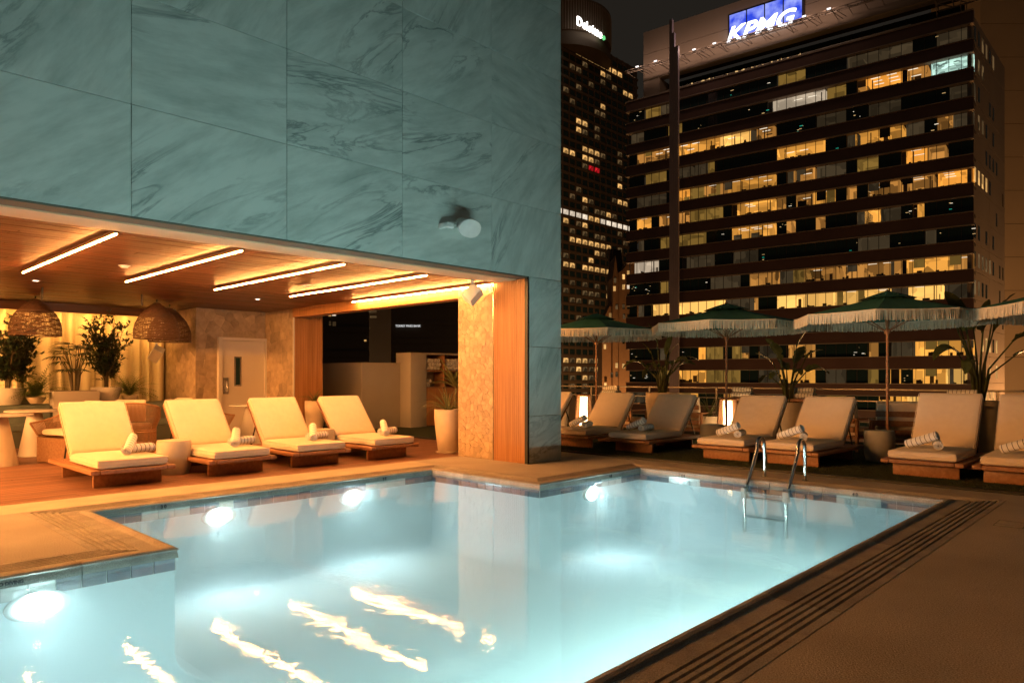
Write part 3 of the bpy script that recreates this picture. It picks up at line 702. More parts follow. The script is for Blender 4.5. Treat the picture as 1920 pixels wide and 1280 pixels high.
for k, (x, y_, pr) in enumerate(right):
    if not rn[k]: continue
    z = SEAT + .014
    jx, jy = rv(-.05, .06), rv(-.04, .04); x += jx; y_ += jy
    towel((x + .42, y_ - .12, z + .062), (.97, .22 + rv(-.12, .15), .0), 'striped rolled towel seen end on, on ' + rn[k], 'pool towels', rv(0, 6))
    towel((x + .36, y_ + .05, z + .118), (-.15, -.92, .36), 'striped rolled towel leaning on another on ' + rn[k], 'pool towels', rv(0, 6))
towel((12.45, 12.75, SEAT + .08), (.9, .4, .1), 'striped rolled towel on the lounger behind the tall potted plant', 'pool towels')

# ---- drum tables
def drum(x, y_, z, r, h, m, label, group='drum side tables'):
    t = thing('drum_table', label, 'side table', (x, y_, z), 0, group)
    MB().lathe([(r * .86, 0), (r * .9, .03), (r * .985, h * .25), (r, h * .6), (r, h - .03), (r * .97, h - .006)], 40).build('drum', m, t, smooth=True)
    MB().lathe([(r * .955, h - .0055), (r * .965, h + .002), (r * .95, h + .006)], 40).build('top', m, t, smooth=True)
drum(3.74, 9.86, .002, .215, .44, 'drum', 'sand coloured drum table right of the nearest left lounger')
drum(6.18, 10.2, .002, .215, .44, 'drum', 'sand coloured drum table between third and fourth left loungers')
drum(11.72, 3.42, .014, .215, .46, 'drum_grey', 'grey drum table under the largest parasol')
drum(11.45, 6.05, .014, .215, .44, 'drum_grey', 'grey drum table in front of the middle lantern')

# ---- parasols
def make_parasol():
    t = thing('parasol', '', 'parasol')
    MB().lathe([(.24, 0), (.24, .05), (.06, .07), (.04, .25)], 24).build('base', 'dark_metal', t, smooth=True)
    MB().tube([(0, 0, .07), (0, 0, 2.52)], .021, 12).build('pole', 'teak', t, smooth=True)
    RO = 1.38; ZE = 2.235; ZA = 2.55; mb = MB(); vs = []; fs = []; ns = 8; NR = 6
    for k in range(ns * 4):
        a = 2 * math.pi * k / (ns * 4) + R(10); sect = (k % 4) / 4; sag = 1 - .076 * math.sin(math.pi * sect) if True else 1
        edge = math.cos(math.pi / 8) / math.cos(math.pi / 8 * (2 * sect - 1))
        for j in range(NR + 1):
            u = j / NR; rr = (.10 + (RO - .10) * u) * edge
            z = ZA + (ZE - ZA) * (u ** .92) - .012 * math.sin(math.pi * sect) * u
            vs.append((rr * math.cos(a), rr * math.sin(a), z))
    n = ns * 4
    for k in range(n):
        for j in range(NR): a = k * (NR + 1) + j; b_ = ((k + 1) % n) * (NR + 1) + j; fs.append((a, a + 1, b_ + 1, b_))
    mb.add(vs, fs); mb.build('canopy', 'canopy', t, smooth=False)
    # vent cap
    mb = MB(); vs = []; fs = []
    for k in range(n):
        a = 2 * math.pi * k / n + R(10); sect = (k % 4) / 4; edge = math.cos(math.pi / 8) / math.cos(math.pi / 8 * (2 * sect - 1))
        for j in range(4): u = j / 3; rr = (.02 + .40 * u) * edge; vs.append((rr * math.cos(a), rr * math.sin(a), 2.625 - .125 * u ** 1.1))
    for k in range(n):
        for j in range(3): a = k * 4 + j; b_ = ((k + 1) % n) * 4 + j; fs.append((a, a + 1, b_ + 1, b_))
    mb.add(vs, fs); mb.build('vent_cap', 'canopy', t)
    MB().lathe([(.03, 0), (.03, .03), (.01, .05)], 12, (0, 0, 2.60)).build('finial', 'teak', t)
    fr = MB()
    corners = [Vector((RO * math.cos(2 * math.pi * k / 8 + R(10)), RO * math.sin(2 * math.pi * k / 8 + R(10)), 0)) for k in range(8)]
    for k in range(8):
        A, B = corners[k], corners[(k + 1) % 8]; d = B - A; L = d.length; d.normalize(); nrm = Vector((d.y, -d.x, 0)); q = int(L / .0105)
        for i in range(q):
            s_ = (i + .5 + rv(-.2, .2)) / q; p = A + d * (L * s_); ln = rv(.135, .158); sw = rv(-.008, .008); zt = ZE - .006 - .010 * math.sin(math.pi * s_); wd_ = rv(.0042, .0062)
            ofs = nrm * rv(0, .012); a0 = p + ofs - d * wd_; a1 = p + ofs + d * wd_
            b0 = a0 + d * sw + nrm * rv(-.004, .012); b1 = a1 + d * sw + nrm * rv(-.004, .012)
            fr.add([(a0.x, a0.y, zt), (a1.x, a1.y, zt), (b1.x, b1.y, zt - ln), (b0.x, b0.y, zt - ln), (a0.x + nrm.x * .005, a0.y + nrm.y * .005, zt), (b0.x + nrm.x * .006, b0.y + nrm.y * .006, zt - ln)], [(0, 1, 2, 3), (4, 1, 2, 5)])
    stuff(fr.build('fringe', 'fringe', t))
    bd = MB()
    for k in range(8):
        A, B = corners[k], corners[(k + 1) % 8]
        pts = [(*(A + (B - A) * u).xy, ZE - .004 - .010 * math.sin(math.pi * u)) for u in (0, .25, .5, .75, 1)]
        bd.tube(pts, .010, 6)
    bd.build('fringe_band', 'fringe', t)
    for k in range(8):
        c = corners[k] * .97; h = Vector((0, 0, 2.5)); e = Vector((c.x, c.y, ZE - .012))
        rb = MB().tube([h + (e - h) * .03, e], .009, 5).build('rib', 'teak', t)
        m_ = h + (e - h) * .5; MB().tube([(c.x * .02, c.y * .02, 2.0), m_], .007, 5).build('strut', 'teak', rb)
    MB().lathe([(.04, 0), (.045, .05), (.03, .08)], 14, (0, 0, 1.96)).build('runner', 'teak', t, smooth=True)
    return proto(t)
pu = make_parasol(); um = [(12.05, 3.4, 0, 'fringed green parasol above the grey drum table, largest in view'), (12.05, 6.1, 6, 'fringed green parasol in front of the mast, between the other two'), (12.05, 9.05, -9, 'fringed green parasol next to the marble wall'), (12.15, .92, 10, 'fringed green parasol cut off by the right edge of view')]
for k, (x, y_, a, l) in enumerate(um):
    if k == 0: pu.location = (x, y_, .012); pu['label'] = l; pu['group'] = 'fringed parasols'
    else: copy_tree(pu, (x, y_, .012), R(a), l, 'fringed parasols')

# ---- floor lanterns
def lantern(x, y_, label):
    t = thing('floor_lantern', label, 'lantern', (x, y_, .012), 0, 'floor lanterns')
    h = .86; r0, r1 = .23, .155
    MB().lathe([(r0, 0), (r0, .03), (r0 - .02, .04)], 32).build('base', 'teak', t, smooth=True)
    MB().lathe([(r1 + .01, h), (r1 + .012, h + .025), (.02, h + .035)], 32).build('cap', 'teak', t, smooth=True)
    sl = MB().tube([(r0 - .012, 0, .03), (r1, 0, h + .005)], .0055, 6).mesh('slat')
    for k in range(44): link('slat', sl, 'rope', t, (0, 0, 0), (0, 0, 2 * math.pi * k / 44))
    MB().lathe([(.095, .06), (.085, h - .03)], 20).build('glowing_tube', 'lantern_core', t, smooth=True)
lantern(12.9, 10.05, 'lit slatted floor lantern behind the first lounger row, near the marble wall')
lantern(12.6, 6.35, 'lit slatted floor lantern behind the middle parasol pole')

# ---- railing at the terrace edge
ra = thing('terrace_railing', 'low metal railing along the edge of the roof terrace', 'railing', (14.6, 5, 0))
MB().b(-.03, .03, -8, 14, 1.035, 1.07).build('top_rail', 'rail', ra, bevel=.006)
MB().b(-.015, .015, -8, 14, .82, .84).build('lower_rail', 'rail', ra)
for k in range(13): MB().b(-.018, .018, -7.9 + k * 1.75, -7.86 + k * 1.75, 0, 1.034).build('post', 'rail', ra)

# ================================================================== LOUNGE FURNITURE
def cone_table(x, y_, r, label, m='drum'):
    t = thing('cone_table', label, 'table', (x, y_, .002), 0, 'cone tables')
    MB().lathe([(.235, 0), (.235, .012), (.10, .72)], 36).build('cone_base', m, t, smooth=True)
    MB().lathe([(r - .012, .721), (r, .728), (r, .742), (r - .012, .75)], 48).build('table_top', 'table_top', t, smooth=True)
cone_table(2.30, 12.55, .42, 'round table on a sand coloured cone at the left edge')
cone_table(3.0, 13.75, .42, 'round table on a pale cone behind the nearer one', 'pot_white')
cone_table(6.5, 13.3, .40, 'small round table in front of the plain door', 'pot_white')
def rope_chair():
    """woven rope armchair: skirt, flared back and arms on a tube frame; opens towards local -y"""
    t = thing('rope_armchair', '', 'armchair')
    W, D = .36, .36
    def U(s_, flare=0):      # s in 0..1 from front left round the back to front right
        w_, d_ = W + flare, D + flare
        L = [d_ * 2 - .25, 1.57 * .25, w_ * 2 - .5, 1.57 * .25, d_ * 2 - .25]; q = s_ * sum(L)
        if q < L[0]: return Vector((-w_, -d_ + q, 0))
        q -= L[0]
        if q < L[1]: a = q / .25; return Vector((-w_ + .25 - .25 * math.cos(a), d_ - .25 + .25 * math.sin(a), 0))
        q -= L[1]
        if q < L[2]: return Vector((-w_ + .25 + q, d_, 0))
        q -= L[2]
        if q < L[3]: a = q / .25; return Vector((w_ - .25 + .25 * math.sin(a), d_ - .25 + .25 * math.cos(a), 0))
        q -= L[3]; return Vector((w_, d_ - .25 - q, 0))
    N = 120
    def rim(s_): b_ = U(s_, .07); c = .5 - .5 * math.cos(2 * math.pi * s_); return b_ + Vector((0, .02 * c, .60 + .27 * c ** .8))
    mb = MB()
    for pts in ([rim(i / 60) for i in range(61)], [U(i / 60) + Vector((0, 0, .42)) for i in range(61)], [U(i / 60) + Vector((0, 0, .39)) for i in range(61)], [U(i / 60) + Vector((0, 0, .025)) for i in range(61)]): mb.tube(pts, .014, 6)
    for s_ in (0, 1):
        mb.tube([rim(s_), U(s_) + Vector((0, 0, .42))], .014, 6); mb.tube([U(s_) + Vector((0, 0, .40)), U(s_) + Vector((0, 0, .02))], .014, 6)
    mb.build('frame', 'rope', t, smooth=True)
    ro = MB()
    for i in range(N + 1):
        s_ = i / N; ro.tube([U(s_) + Vector((0, 0, .43)), rim(s_)], .0058, 4, False)
    stuff(ro.build('back_weave', 'rope', t))
    ro = MB()
    for i in range(N + 1):
        s_ = i / N; ro.tube([U(s_) + Vector((0, 0, .03)), U(s_) + Vector((0, 0, .39))], .0058, 4, False)
    for i in range(40): x = -W + .02 + i * (2 * W - .04) / 39; ro.tube([(x, -D, .03), (x, -D, .39)], .0058, 4, False)
    stuff(ro.build('skirt_weave', 'rope', t))
    c = cushion_mb(.62, .62, .09); c.v = [(x, y_ - .33, z + .42) for x, y_, z in c.v]; c.build('seat_cushion', 'cushion', t, smooth=True)
    c = cushion_mb(.44, .36, .13); M = Matrix.Rotation(R(68), 3, 'X'); c.v = [tuple(M @ Vector(v) + Vector((0, .24, .55))) for v in c.v]; c.build('pillow', 'cushion', t, smooth=True)
    return proto(t)
ac = rope_chair(); ac.location = (3.22, 12.28, .002); ac.rotation_euler = (0, 0, R(-72)); ac['label'] = 'woven rope armchair beside the cone table, facing left'; ac['group'] = 'rope armchairs'
copy_tree(ac, (4.15, 12.75, .002), R(160), 'woven rope armchair between the first two loungers, seen from behind', 'rope armchairs')
copy_tree(ac, (5.35, 12.95, .002), R(100), 'woven rope armchair behind the second lounger', 'rope armchairs')
copy_tree(ac, (2.0, 13.9, .002), R(-20), 'woven rope armchair beyond the left edge of view', 'rope armchairs')
# banquette under the plants
bq = thing('banquette', 'long grey-green upholstered bench below the row of pots', 'bench', (0, 15.9, 0))
MB().b(-2.4, 6.2, -.55, .0, 0, .30).build('plinth', 'reveal', bq)
MB().b(-2.4, 6.2, .002, .75, 0, .76).build('planter_ledge', 'banquette', bq, bevel=.02)
for k in range(7): MB().b(-2.38 + k * 1.22, -2.38 + k * 1.22 + 1.2, -.56, -.16, .302, .44).build('seat_pad', 'banquette', bq, bevel=.03); MB().b(-2.38 + k * 1.22, -2.38 + k * 1.22 + 1.2, -.155, -.002, .302, .76).build('back_pad', 'banquette', bq, bevel=.03)

# ================================================================== PLANTS
def pot(t, r0, r1, h, m, n=36, rim=.02):
    MB().lathe([(r0, 0), (r0 + (r1 - r0) * .5, h * .35), (r1, h * .8), (r1, h), (r1 - rim, h), (r1 - rim * 1.5, h - .05)], n, cap1=False).build('pot', m, t, smooth=True)
    MB().lathe([(r1 - rim * 1.4, h - .05), (.01, h - .04)], n, cap0=False).build('soil', 'soil', t)
def shrub(t, z0, H, spread, nst, seed, leaf=.085, dens=1.0, lean=(0, 0)):
    random.seed(seed); st = MB(); lf = MB()
    for k in range(nst):
        a = rv(0, 6.28); hh = H * rv(.55, 1.0); ex = Vector((math.cos(a) * spread * rv(.3, 1) + lean[0], math.sin(a) * spread * rv(.3, 1) + lean[1], hh))
        pts = [Vector((math.cos(a) * .03, math.sin(a) * .03, z0))]
        for q in range(1, 6): u = q / 5; pts.append(Vector((ex.x * u ** 1.6, ex.y * u ** 1.6, z0 + hh * u)) + Vector((rv(-.02, .02), rv(-.02, .02), 0)))
        st.tube(pts, [.012, .011, .009, .008, .006, .004], 5)
        for q in range(2, 6):
            for b_ in range(int(5 * dens)):
                p = pts[q - 1].lerp(pts[q], rv(0, 1)); d = Vector((rv(-1, 1), rv(-1, 1), rv(.0, 1.1))).normalized(); L = rv(.12, .30)
                e = p + d * L; st.tube([p, e], .003, 3, False)
                for s_ in range(int(11 * dens)):
                    u = rv(.25, 1.05); dd = (d * .7 + Vector((rv(-1, 1), rv(-1, 1), rv(-.4, .9)))).normalized()
                    lf.leaf(p + d * L * u, dd, (0, 0, 1), leaf * rv(.7, 1.2), leaf * .48, .5, 3)
    st.build('stems', 'stem', t, smooth=True); stuff(lf.build('foliage', 'leaf_dark', t))
def fan_palm(t, z0, H, n, seed):
    random.seed(seed); st = MB(); lf = MB()
    for k in range(n):
        a = rv(0, 6.28); hh = H * rv(.45, 1); out = rv(.1, .42)
        p1 = Vector((math.cos(a) * .06, math.sin(a) * .06, z0)); p2 = Vector((math.cos(a) * out, math.sin(a) * out, z0 + hh)); mid = p1.lerp(p2, .55) - Vector((math.cos(a), math.sin(a), 0)) * out * .25
        st.tube([p1, mid, p2], [.012, .009, .006], 5)
        fd = Vector((math.cos(a), math.sin(a), rv(-.1, .5))).normalized(); sd = fd.cross(Vector((0, 0, 1))).normalized()
        for q in range(11):
            u = (q - 5) / 5; d = (fd * math.cos(u * 1.35) + sd * math.sin(u * 1.35)).normalized()
            lf.leaf(p2, d, (0, 0, 1), rv(.22, .34), .032, .8, 4, .2)
    st.build('stems', 'stem', t, smooth=True); stuff(lf.build('foliage', 'leaf_dark', t))
def fern(t, z0, Rr, n, seed):
    random.seed(seed); lf = MB()
    for k in range(n):
        a = rv(0, 6.28); el = rv(.45, 1.4); d = Vector((math.cos(a) * math.cos(el), math.sin(a) * math.cos(el), math.sin(el))); p = Vector((0, 0, z0)); L = Rr * rv(.7, 1.15); seg = 14; cur = d.copy()
        for q in range(seg):
            side = cur.cross(Vector((0, 0, 1))); side = side.normalized() if side.length > .01 else Vector((1, 0, 0)); wv = .085 * math.sin(math.pi * (q + 1) / (seg + 1.5)) ** .7 * Rr / .45
            for s_ in (-1, 1): lf.leaf(p, (side * s_ + cur * .45), (0, 0, 1), wv, .017, .35, 2, .1)
            p = p + cur * L / seg; cur = (cur + Vector((0, 0, -1.35 / seg))).normalized()
    stuff(lf.build('fronds', 'leaf_fern', t))
def blades(t, z0, L, n, seed, wd=.03, m='leaf_blade', up=(.5, 1.35), droop=1.7):
    random.seed(seed)
    for k in range(n):
        a = 2.4 * k + rv(-.3, .3); el = rv(*up); mb = MB()
        mb.leaf((math.cos(a) * .02, math.sin(a) * .02, z0), (math.cos(a) * math.cos(el), math.sin(a) * math.cos(el), math.sin(el)), (0, 0, 1), L * rv(.65, 1.15), wd * rv(.8, 1.2), droop * rv(.5, 1.2), 8, .25, lambda u: max(.03, (1 - u) ** .6) * min(1, .5 + u * 3))
        mb.build('leaf', m, t, smooth=True)
def banana(t, z0, H, n, seed):
    """bird-of-paradise: arching stalks each ending in one paddle leaf, some torn"""
    random.seed(seed)
    for k in range(n):
        a = 2.4 * k + rv(-.3, .3); tilt = rv(.22, .95) * (1 if k > 2 else .35); hh = H * rv(.75, 1.0) * (1.0 - .35 * tilt)
        ho = Vector((math.cos(a), math.sin(a), 0)); d = ho * math.sin(tilt) + Vector((0, 0, math.cos(tilt)))
        p0 = ho * .06 + Vector((0, 0, z0)); p1 = p0 + (Vector((0, 0, 1)) + d * .35).normalized() * hh * .5; p2 = p1 + d * hh * .5
        lf = MB(); L = rv(.55, .82) * (H / 1.7); torn = [1 if random.random() > .25 else rv(.35, .7) for _ in range(12)]
        face = Vector((-math.sin(a), math.cos(a), 0)).cross(d); face = face if face.z > 0 else -face
        face = (face + Vector((rv(-.6, .6), rv(-.6, .6), 0))).normalized()
        lf.leaf(p2, (d + ho * .25).normalized(), face, L, rv(.22, .30) * (H / 1.7), rv(.5, 2.2) * (.4 + tilt), 11, .14, lambda u: (math.sin(math.pi * min(1, u * .93 + .07)) ** .6) * torn[int(u * 11)])
        o = lf.build('leaf', 'leaf_banana', t, smooth=True)
        MB().tube([p0, p1, p2, p2 + d * L * .25], [.022, .016, .010, .005], 6).build('stalk', 'leaf_banana', o, smooth=True)
LZ = .765
t = thing('potted_shrub', 'dark leafy shrub in a round white pot at the left edge', 'plant', (on_y(14, 16.25)[0], 16.25, LZ)); pot(t, .20, .30, .32, 'pot_white'); shrub(t, .28, 1.15, .52, 13, 3)
t = thing('potted_shrub', 'tall dark leafy shrub in a round white pot left of the first pendant', 'plant', (on_y(42, 16.5)[0], 16.5, LZ)); pot(t, .16, .22, .22, 'pot_white'); shrub(t, .2, 1.55, .28, 7, 21, lean=(.05, 0))
t = thing('potted_palm', 'dark fan palm in a square beige planter', 'plant', (on_y(140, 15.85)[0], 15.85, 0)); MB().b(-.40, .40, -.12, .12, .705, 1.02).build('planter_box', 'beige_wall', t, bevel=.012); MB().b(-.40, .40, -.16, -.125, .30, 1.02).build('planter_front', 'beige_wall', t, bevel=.008); fan_palm(t, 1.0, .95, 20, 5); MB().b(-.37, .37, -.1, .1, 1.021, 1.03).build('soil', 'soil', t)
t = thing('potted_shrub', 'tallest dark shrub with bushy top in a round white pot', 'plant', (on_y(199, 16.2)[0], 16.2, LZ)); pot(t, .20, .28, .32, 'pot_white'); shrub(t, .28, 1.55, .50, 13, 8)
t = thing('fern', 'bright green fern between the white pot and square planter', 'plant', (on_y(68, 16.1)[0], 16.1, LZ + .02)); pot(t, .10, .16, .12, 'pot_sand'); fern(t, .12, .66, 110, 11)
t = thing('fern', 'bright green fern right of the tallest shrub', 'plant', (on_y(243, 16.15)[0], 16.15, LZ + .02)); pot(t, .10, .16, .12, 'pot_sand'); fern(t, .12, .58, 100, 12)
t = thing('potted_grass', 'variegated arching plant in tall sand pot against the stone column', 'plant', (8.02, 9.18, .002)); pot(t, .17, .235, .74, 'pot_sand'); MB().lathe([(.21, 0), (.22, .02), (.20, .025)], 32).build('saucer', 'pot_sand', t, smooth=True); blades(t, .70, .62, 60, 31, .022)
t = thing('potted_dracaena', 'broad leaved plant behind the tall sand pot', 'plant', (9.0, 10.1, .002)); pot(t, .17, .24, .6, 'pot_sand'); MB().tube([(0, 0, .55), (.02, 0, 1.15)], .02, 8).build('stem', 'stem', t); blades(t, 1.1, .62, 20, 33, .10, 'leaf_blade', (.1, 1.3), 1.2)
t = thing('potted_grass', 'small spiky plant in a sand pot before the timber panel', 'plant', (8.05, 13.55, .002)); pot(t, .15, .205, .78, 'pot_sand'); blades(t, .74, .42, 34, 35, .02)
# terrace planting
t = thing('planter_pot', 'bird-of-paradise in a large sand coloured pot behind the lounger pair', 'plant', (13.2, 8.15, .012)); pot(t, .26, .36, .95, 'pot_sand'); banana(t, .9, 1.15, 15, 41)
t = thing('bird_of_paradise', 'bird-of-paradise between the middle and largest parasol', 'plant', (13.6, 5.6, .012)); pot(t, .26, .34, .8, 'pot_sand'); banana(t, .75, 1.15, 13, 43)
t = thing('bird_of_paradise', 'tall bird-of-paradise at the right edge of the largest parasol', 'plant', (13.5, 2.45, .012)); pot(t, .26, .34, .9, 'pot_sand'); banana(t, .85, 1.55, 13, 47)
t = thing('spiky_plant', 'pale spiky plant to the left of the middle lantern', 'plant', (13.0, 6.95, .012)); pot(t, .14, .2, .5, 'pot_sand'); blades(t, .48, .6, 30, 51, .022)
t = thing('spiky_plant', 'pale spiky plant to the right of the middle lantern', 'plant', (13.3, 6.0, .012)); pot(t, .14, .2, .5, 'pot_sand'); blades(t, .48, .62, 30, 53, .022)
t = thing('spiky_plant', 'pale spiky plant at the end of the marble wall', 'plant', (13.6, 11.3, .012)); pot(t, .14, .2, .62, 'pot_sand'); blades(t, .6, .55, 26, 55, .022)
random.seed(99)
# low bench walls with stacked towels at the terrace edge
def towel_table(x, y_, L, label, lt, z=.86):
    t = thing('towel_stand', label, 'table', (x, y_, .012), 0, 'towel stands')
    MB().b(-.22, .22, -L / 2, L / 2, z - .05, z).build('top', 'teak', t, bevel=.008, bseg=1)
    for sy in (-1, 1): MB().b(-.18, .18, sy * (L / 2 - .05) - .02, sy * (L / 2 - .05) + .02, 0, z - .051).build('side', 'teak', t)
    MB().b(-.17, .17, -L / 2 + .075, L / 2 - .075, .3, .33).build('shelf', 'teak', t)
    for q, (dx, dz) in enumerate(((-.09, 0), (.04, 0), (-.03, .105))):
        towel((x + dx, y_, z + .012 + .062 + dz), (0, 1, 0), lt[q], 'stacked rolled towels', rv(0, 6))
for (x, y_, nm) in ((13.3, 9.55, 'first lantern'), (13.45, 6.45, 'middle lantern'), (13.75, 5.35, 'second bird-of-paradise'), (13.1, 2.6, 'upright lounger')):
    towel_table(x, y_, .46, f'narrow teak stand holding rolled towels behind the {nm}', [f'front rolled towel of the stack behind the {nm}', f'rear rolled towel of the stack behind the {nm}', f'top rolled towel of the stack behind the {nm}'])
# lounge armchairs on the terrace
def teak_chair(x, y_, rz, label, Wd=.8):
    t = thing('teak_lounge_chair', label, 'armchair', (x, y_, .012), rz, 'teak lounge chairs')     # opens towards local -y
    h = Wd / 2
    for sx in (-1, 1):
        for yy in (-.36, .34): MB().b(sx * (h - .03) - .025, sx * (h - .03) + .025, yy - .025, yy + .025, 0, .55).build('leg', 'teak', t, bevel=.005, bseg=1)
        MB().b(sx * (h - .03) - .045, sx * (h - .03) + .045, -.42, .40, .551, .58).build('armrest', 'teak', t, bevel=.008, bseg=1)
    MB().b(-h + .06, h - .06, -.38, .36, .22, .27).build('seat_frame', 'teak', t)
    for k in range(3): MB().b(-h + .06, h - .06, .365, .39, .34 + k * .15, .43 + k * .15).build('back_slat', 'teak', t)
    c = cushion_mb(Wd - .14, .70, .13); c.v = [(a, b_ - .37, q + .272) for a, b_, q in c.v]; c.build('seat_cushion', 'cushion', t, smooth=True)
    c = cushion_mb(Wd - .14, .46, .14); M = Matrix.Rotation(R(76), 3, 'X'); c.v = [tuple(M @ Vector(v) + Vector((0, .30, .42))) for v in c.v]; c.build('back_cushion', 'cushion', t, smooth=True)
    c = cushion_mb(.42, .28, .11); M = Matrix.Rotation(R(70), 3, 'X'); c.v = [tuple(M @ Vector(v) + Vector((.02, .13, .43))) for v in c.v]; c.build('pillow', 'cushion', t, smooth=True)
teak_chair(12.95, 3.25, R(110), 'teak lounge chair behind the grey drum table', 1.3)
teak_chair(13.2, 4.35, R(75), 'teak lounge chair behind the lounger left of the grey drum')
teak_chair(12.9, 7.35, R(100), 'teak lounge chair left of the middle lantern')
teak_chair(12.9, 8.95, R(95), 'teak lounge chair left of the large sand coloured pot')

# ---- pendants
def pendant(x, y_, ztop, r, h, label, seed):
    random.seed(seed); t = thing('wicker_pendant', label, 'pendant lamp', (x, y_, ztop), 0, 'wicker pendants')
    def prof(u): return r * (math.sin(min(1, u * 1.18) * math.pi / 2) ** .72) if u < .85 else r * (1 - (u - .85) * .05)
    mb = MB()
    for k in range(46):
        a = 2 * math.pi * k / 46 + rv(-.03, .03)
        mb.tube([((prof(u) + rv(-.003, .003)) * math.cos(a + rv(-.03, .03)), prof(u) * math.sin(a + rv(-.03, .03)), -h * u) for u in (.03, .15, .3, .45, .6, .75, .9, 1)], .0035, 4, False)
    for k in range(34):
        u = .34 + .66 * k / 33; amp = rv(0, .012)
        mb.tube([((prof(u) + .003) * math.cos(a), (prof(u) + .003) * math.sin(a), -h * u + amp * math.sin(a * 7 + k) + rv(-.004, .004)) for a in [2 * math.pi * q / 40 for q in range(41)]], .0042 if rv(0, 1) > .3 else .007, 4, False)
    for q in (1, .995): mb.tube([(prof(q) * math.cos(2 * math.pi * i / 40), prof(q) * math.sin(2 * math.pi * i / 40), -h * q) for i in range(41)], .009, 6, False)
    mb.build('woven_shade', 'wicker', t)
    MB().lathe([(max(.02, prof(u)) * .985, -h * u) for u in (.36, .28, .2, .12, .06, .02)], 32, cap0=False).build('cap', 'wicker', t, smooth=True)
    MB().tube([(0, 0, 0), (0, 0, 2.79 - ztop)], .012, 8).build('stem', 'dark_metal', t)
pendant(3.36, 15.35, 2.74, .41, .68, 'woven wicker dome pendant lamp, the leftmost', 1)
pendant(on_y(294, 14.3)[0], 14.3, 2.73, .40, .70, 'woven wicker dome pendant lamp, the nearer of the right pair', 2)
pendant(on_y(318, 15.1)[0], 15.1, 2.72, .40, .70, 'woven wicker dome pendant lamp partly behind another', 3)
random.seed(5)
# ---- speakers
def wall_speaker(x, y_, z, label):
    t = thing('wall_speaker', label, 'speaker', (x, y_, z))
    MB().b(-.30, -.26, .10, .22, -.035, .035).build('bracket', 'speaker', t, bevel=.006)
    MB().b(-.30, -.16, .02, .10, -.03, .03).build('bracket_arm', 'speaker', t, bevel=.008)
    MB().tube([(-.17, .06, .0), (-.17, -.03, .0)], .032, 14).build('pivot', 'steel', t, smooth=True)
    d = Vector((.05, -.80, -.52)).normalized(); u = Vector((1, .12, -.08)); u = (u - d * u.dot(d)).normalized(); v = u.cross(d); o_ = Vector((.02, -.06, -.02))
    def ell(a, k, off): c, s_ = math.cos(a), math.sin(a); return o_ + u * (.20 * k * math.copysign(abs(c) ** .9, c)) + v * (.125 * k * math.copysign(abs(s_) ** .9, s_)) + d * off
    n = 48; mb = MB()
    for (off, k) in ((-.20, .42), (-.17, .62), (-.08, .86), (-.01, .99), (.0, 1.0), (.008, .985), (.009, .95)): mb.v += [tuple(ell(2 * math.pi * i / n, k, off)) for i in range(n)]
    mb.f = [(j * n + i, j * n + (i + 1) % n, (j + 1) * n + (i + 1) % n, (j + 1) * n + i) for j in range(6) for i in range(n)] + [tuple(range(n))[::-1]]
    mb.build('body', 'speaker', t, smooth=True)
    g_ = MB(); g_.v = [tuple(ell(2 * math.pi * i / n, .95, .006)) for i in range(n)]; g_.f = [tuple(range(n))]; g_.build('grille', 'speaker', t)
wall_speaker(6.34, 6.90, 3.27, 'pale oval loudspeaker bracketed to the marble wall')
def box_speaker(p, label, s=1.0, rot=(R(35), R(25), R(20))):
    t = thing('box_speaker', label, 'speaker', p); M = Matrix.Rotation(rot[2], 3, 'Z') @ Matrix.Rotation(rot[0], 3, 'X') @ Matrix.Rotation(rot[1], 3, 'Y')
    MB().box((0, 0, 0), (.20 * s, .20 * s, .28 * s), M).build('cabinet', 'speaker', t, bevel=.012)
    MB().box(tuple(M @ Vector((0, -.102 * s, 0))), (.18 * s, .004, .26 * s), M).build('grille', 'drum', t)
    MB().b(-.025, .025, -.012, .012, .0, .24).build('bracket', 'speaker', t)
    MB().tube([(0, -.13 * s, .02), (0, .05, .02)], .02, 10).build('pivot', 'steel', t)
    return t
box_speaker((7.42, 7.93, 2.56), 'small square loudspeaker hung below the soffit at the stone column', .95)
box_speaker((on_y(293, 16.3)[0], 16.3, 1.80), 'small square loudspeaker in front of the curtain', 1.1, (R(30), R(35), R(-35)))
# ---- ceiling downlights and detectors
def dl(px, py, label, m='downlight', nm='downlight', r=.045):
    t_ = F * 1.477 / (HOR - py); p = at(px, py, t_)
    t = thing(nm, label, 'ceiling fitting', (p.x, p.y, 2.777), 0, 'ceiling fittings')
    MB().lathe([(r + .015, 0), (r + .012, -.006), (r, -.008)], 24, cap1=False, cap0=False).build('trim', 'speaker', t, smooth=True)
    MB().lathe([(r, -.003), (r * .7, -.005 if m == 'downlight' else -.03), (.005, -.006 if m == 'downlight' else -.035)], 24).build('lens', m, t, smooth=True)
dl(233, 498, 'white smoke detector on the ceiling between first two strips', 'speaker', 'smoke_detector', .06)
dl(575, 534, 'white smoke detector on the ceiling between third and fourth strips', 'speaker', 'smoke_detector', .06)
dl(67, 526, 'small downlight in the ceiling above the leftmost pendant')
dl(483, 561, 'small downlight in the ceiling above the door')
for (px, py, l) in ((79, 548, 'thin black rod hanging from the ceiling near the leftmost pendant'), (266, 560, 'thin black rod hanging from the ceiling near the right pendants')):
    t_ = F * 1.40 / (HOR - py); p = at(px, py, t_); o = MB().tube([(0, 0, -.12), (0, 0, .09)], .014, 8).build('hanging_rod', 'black_plastic', None, loc=(p.x, p.y, 2.70)); tag(o, l, 'rod')

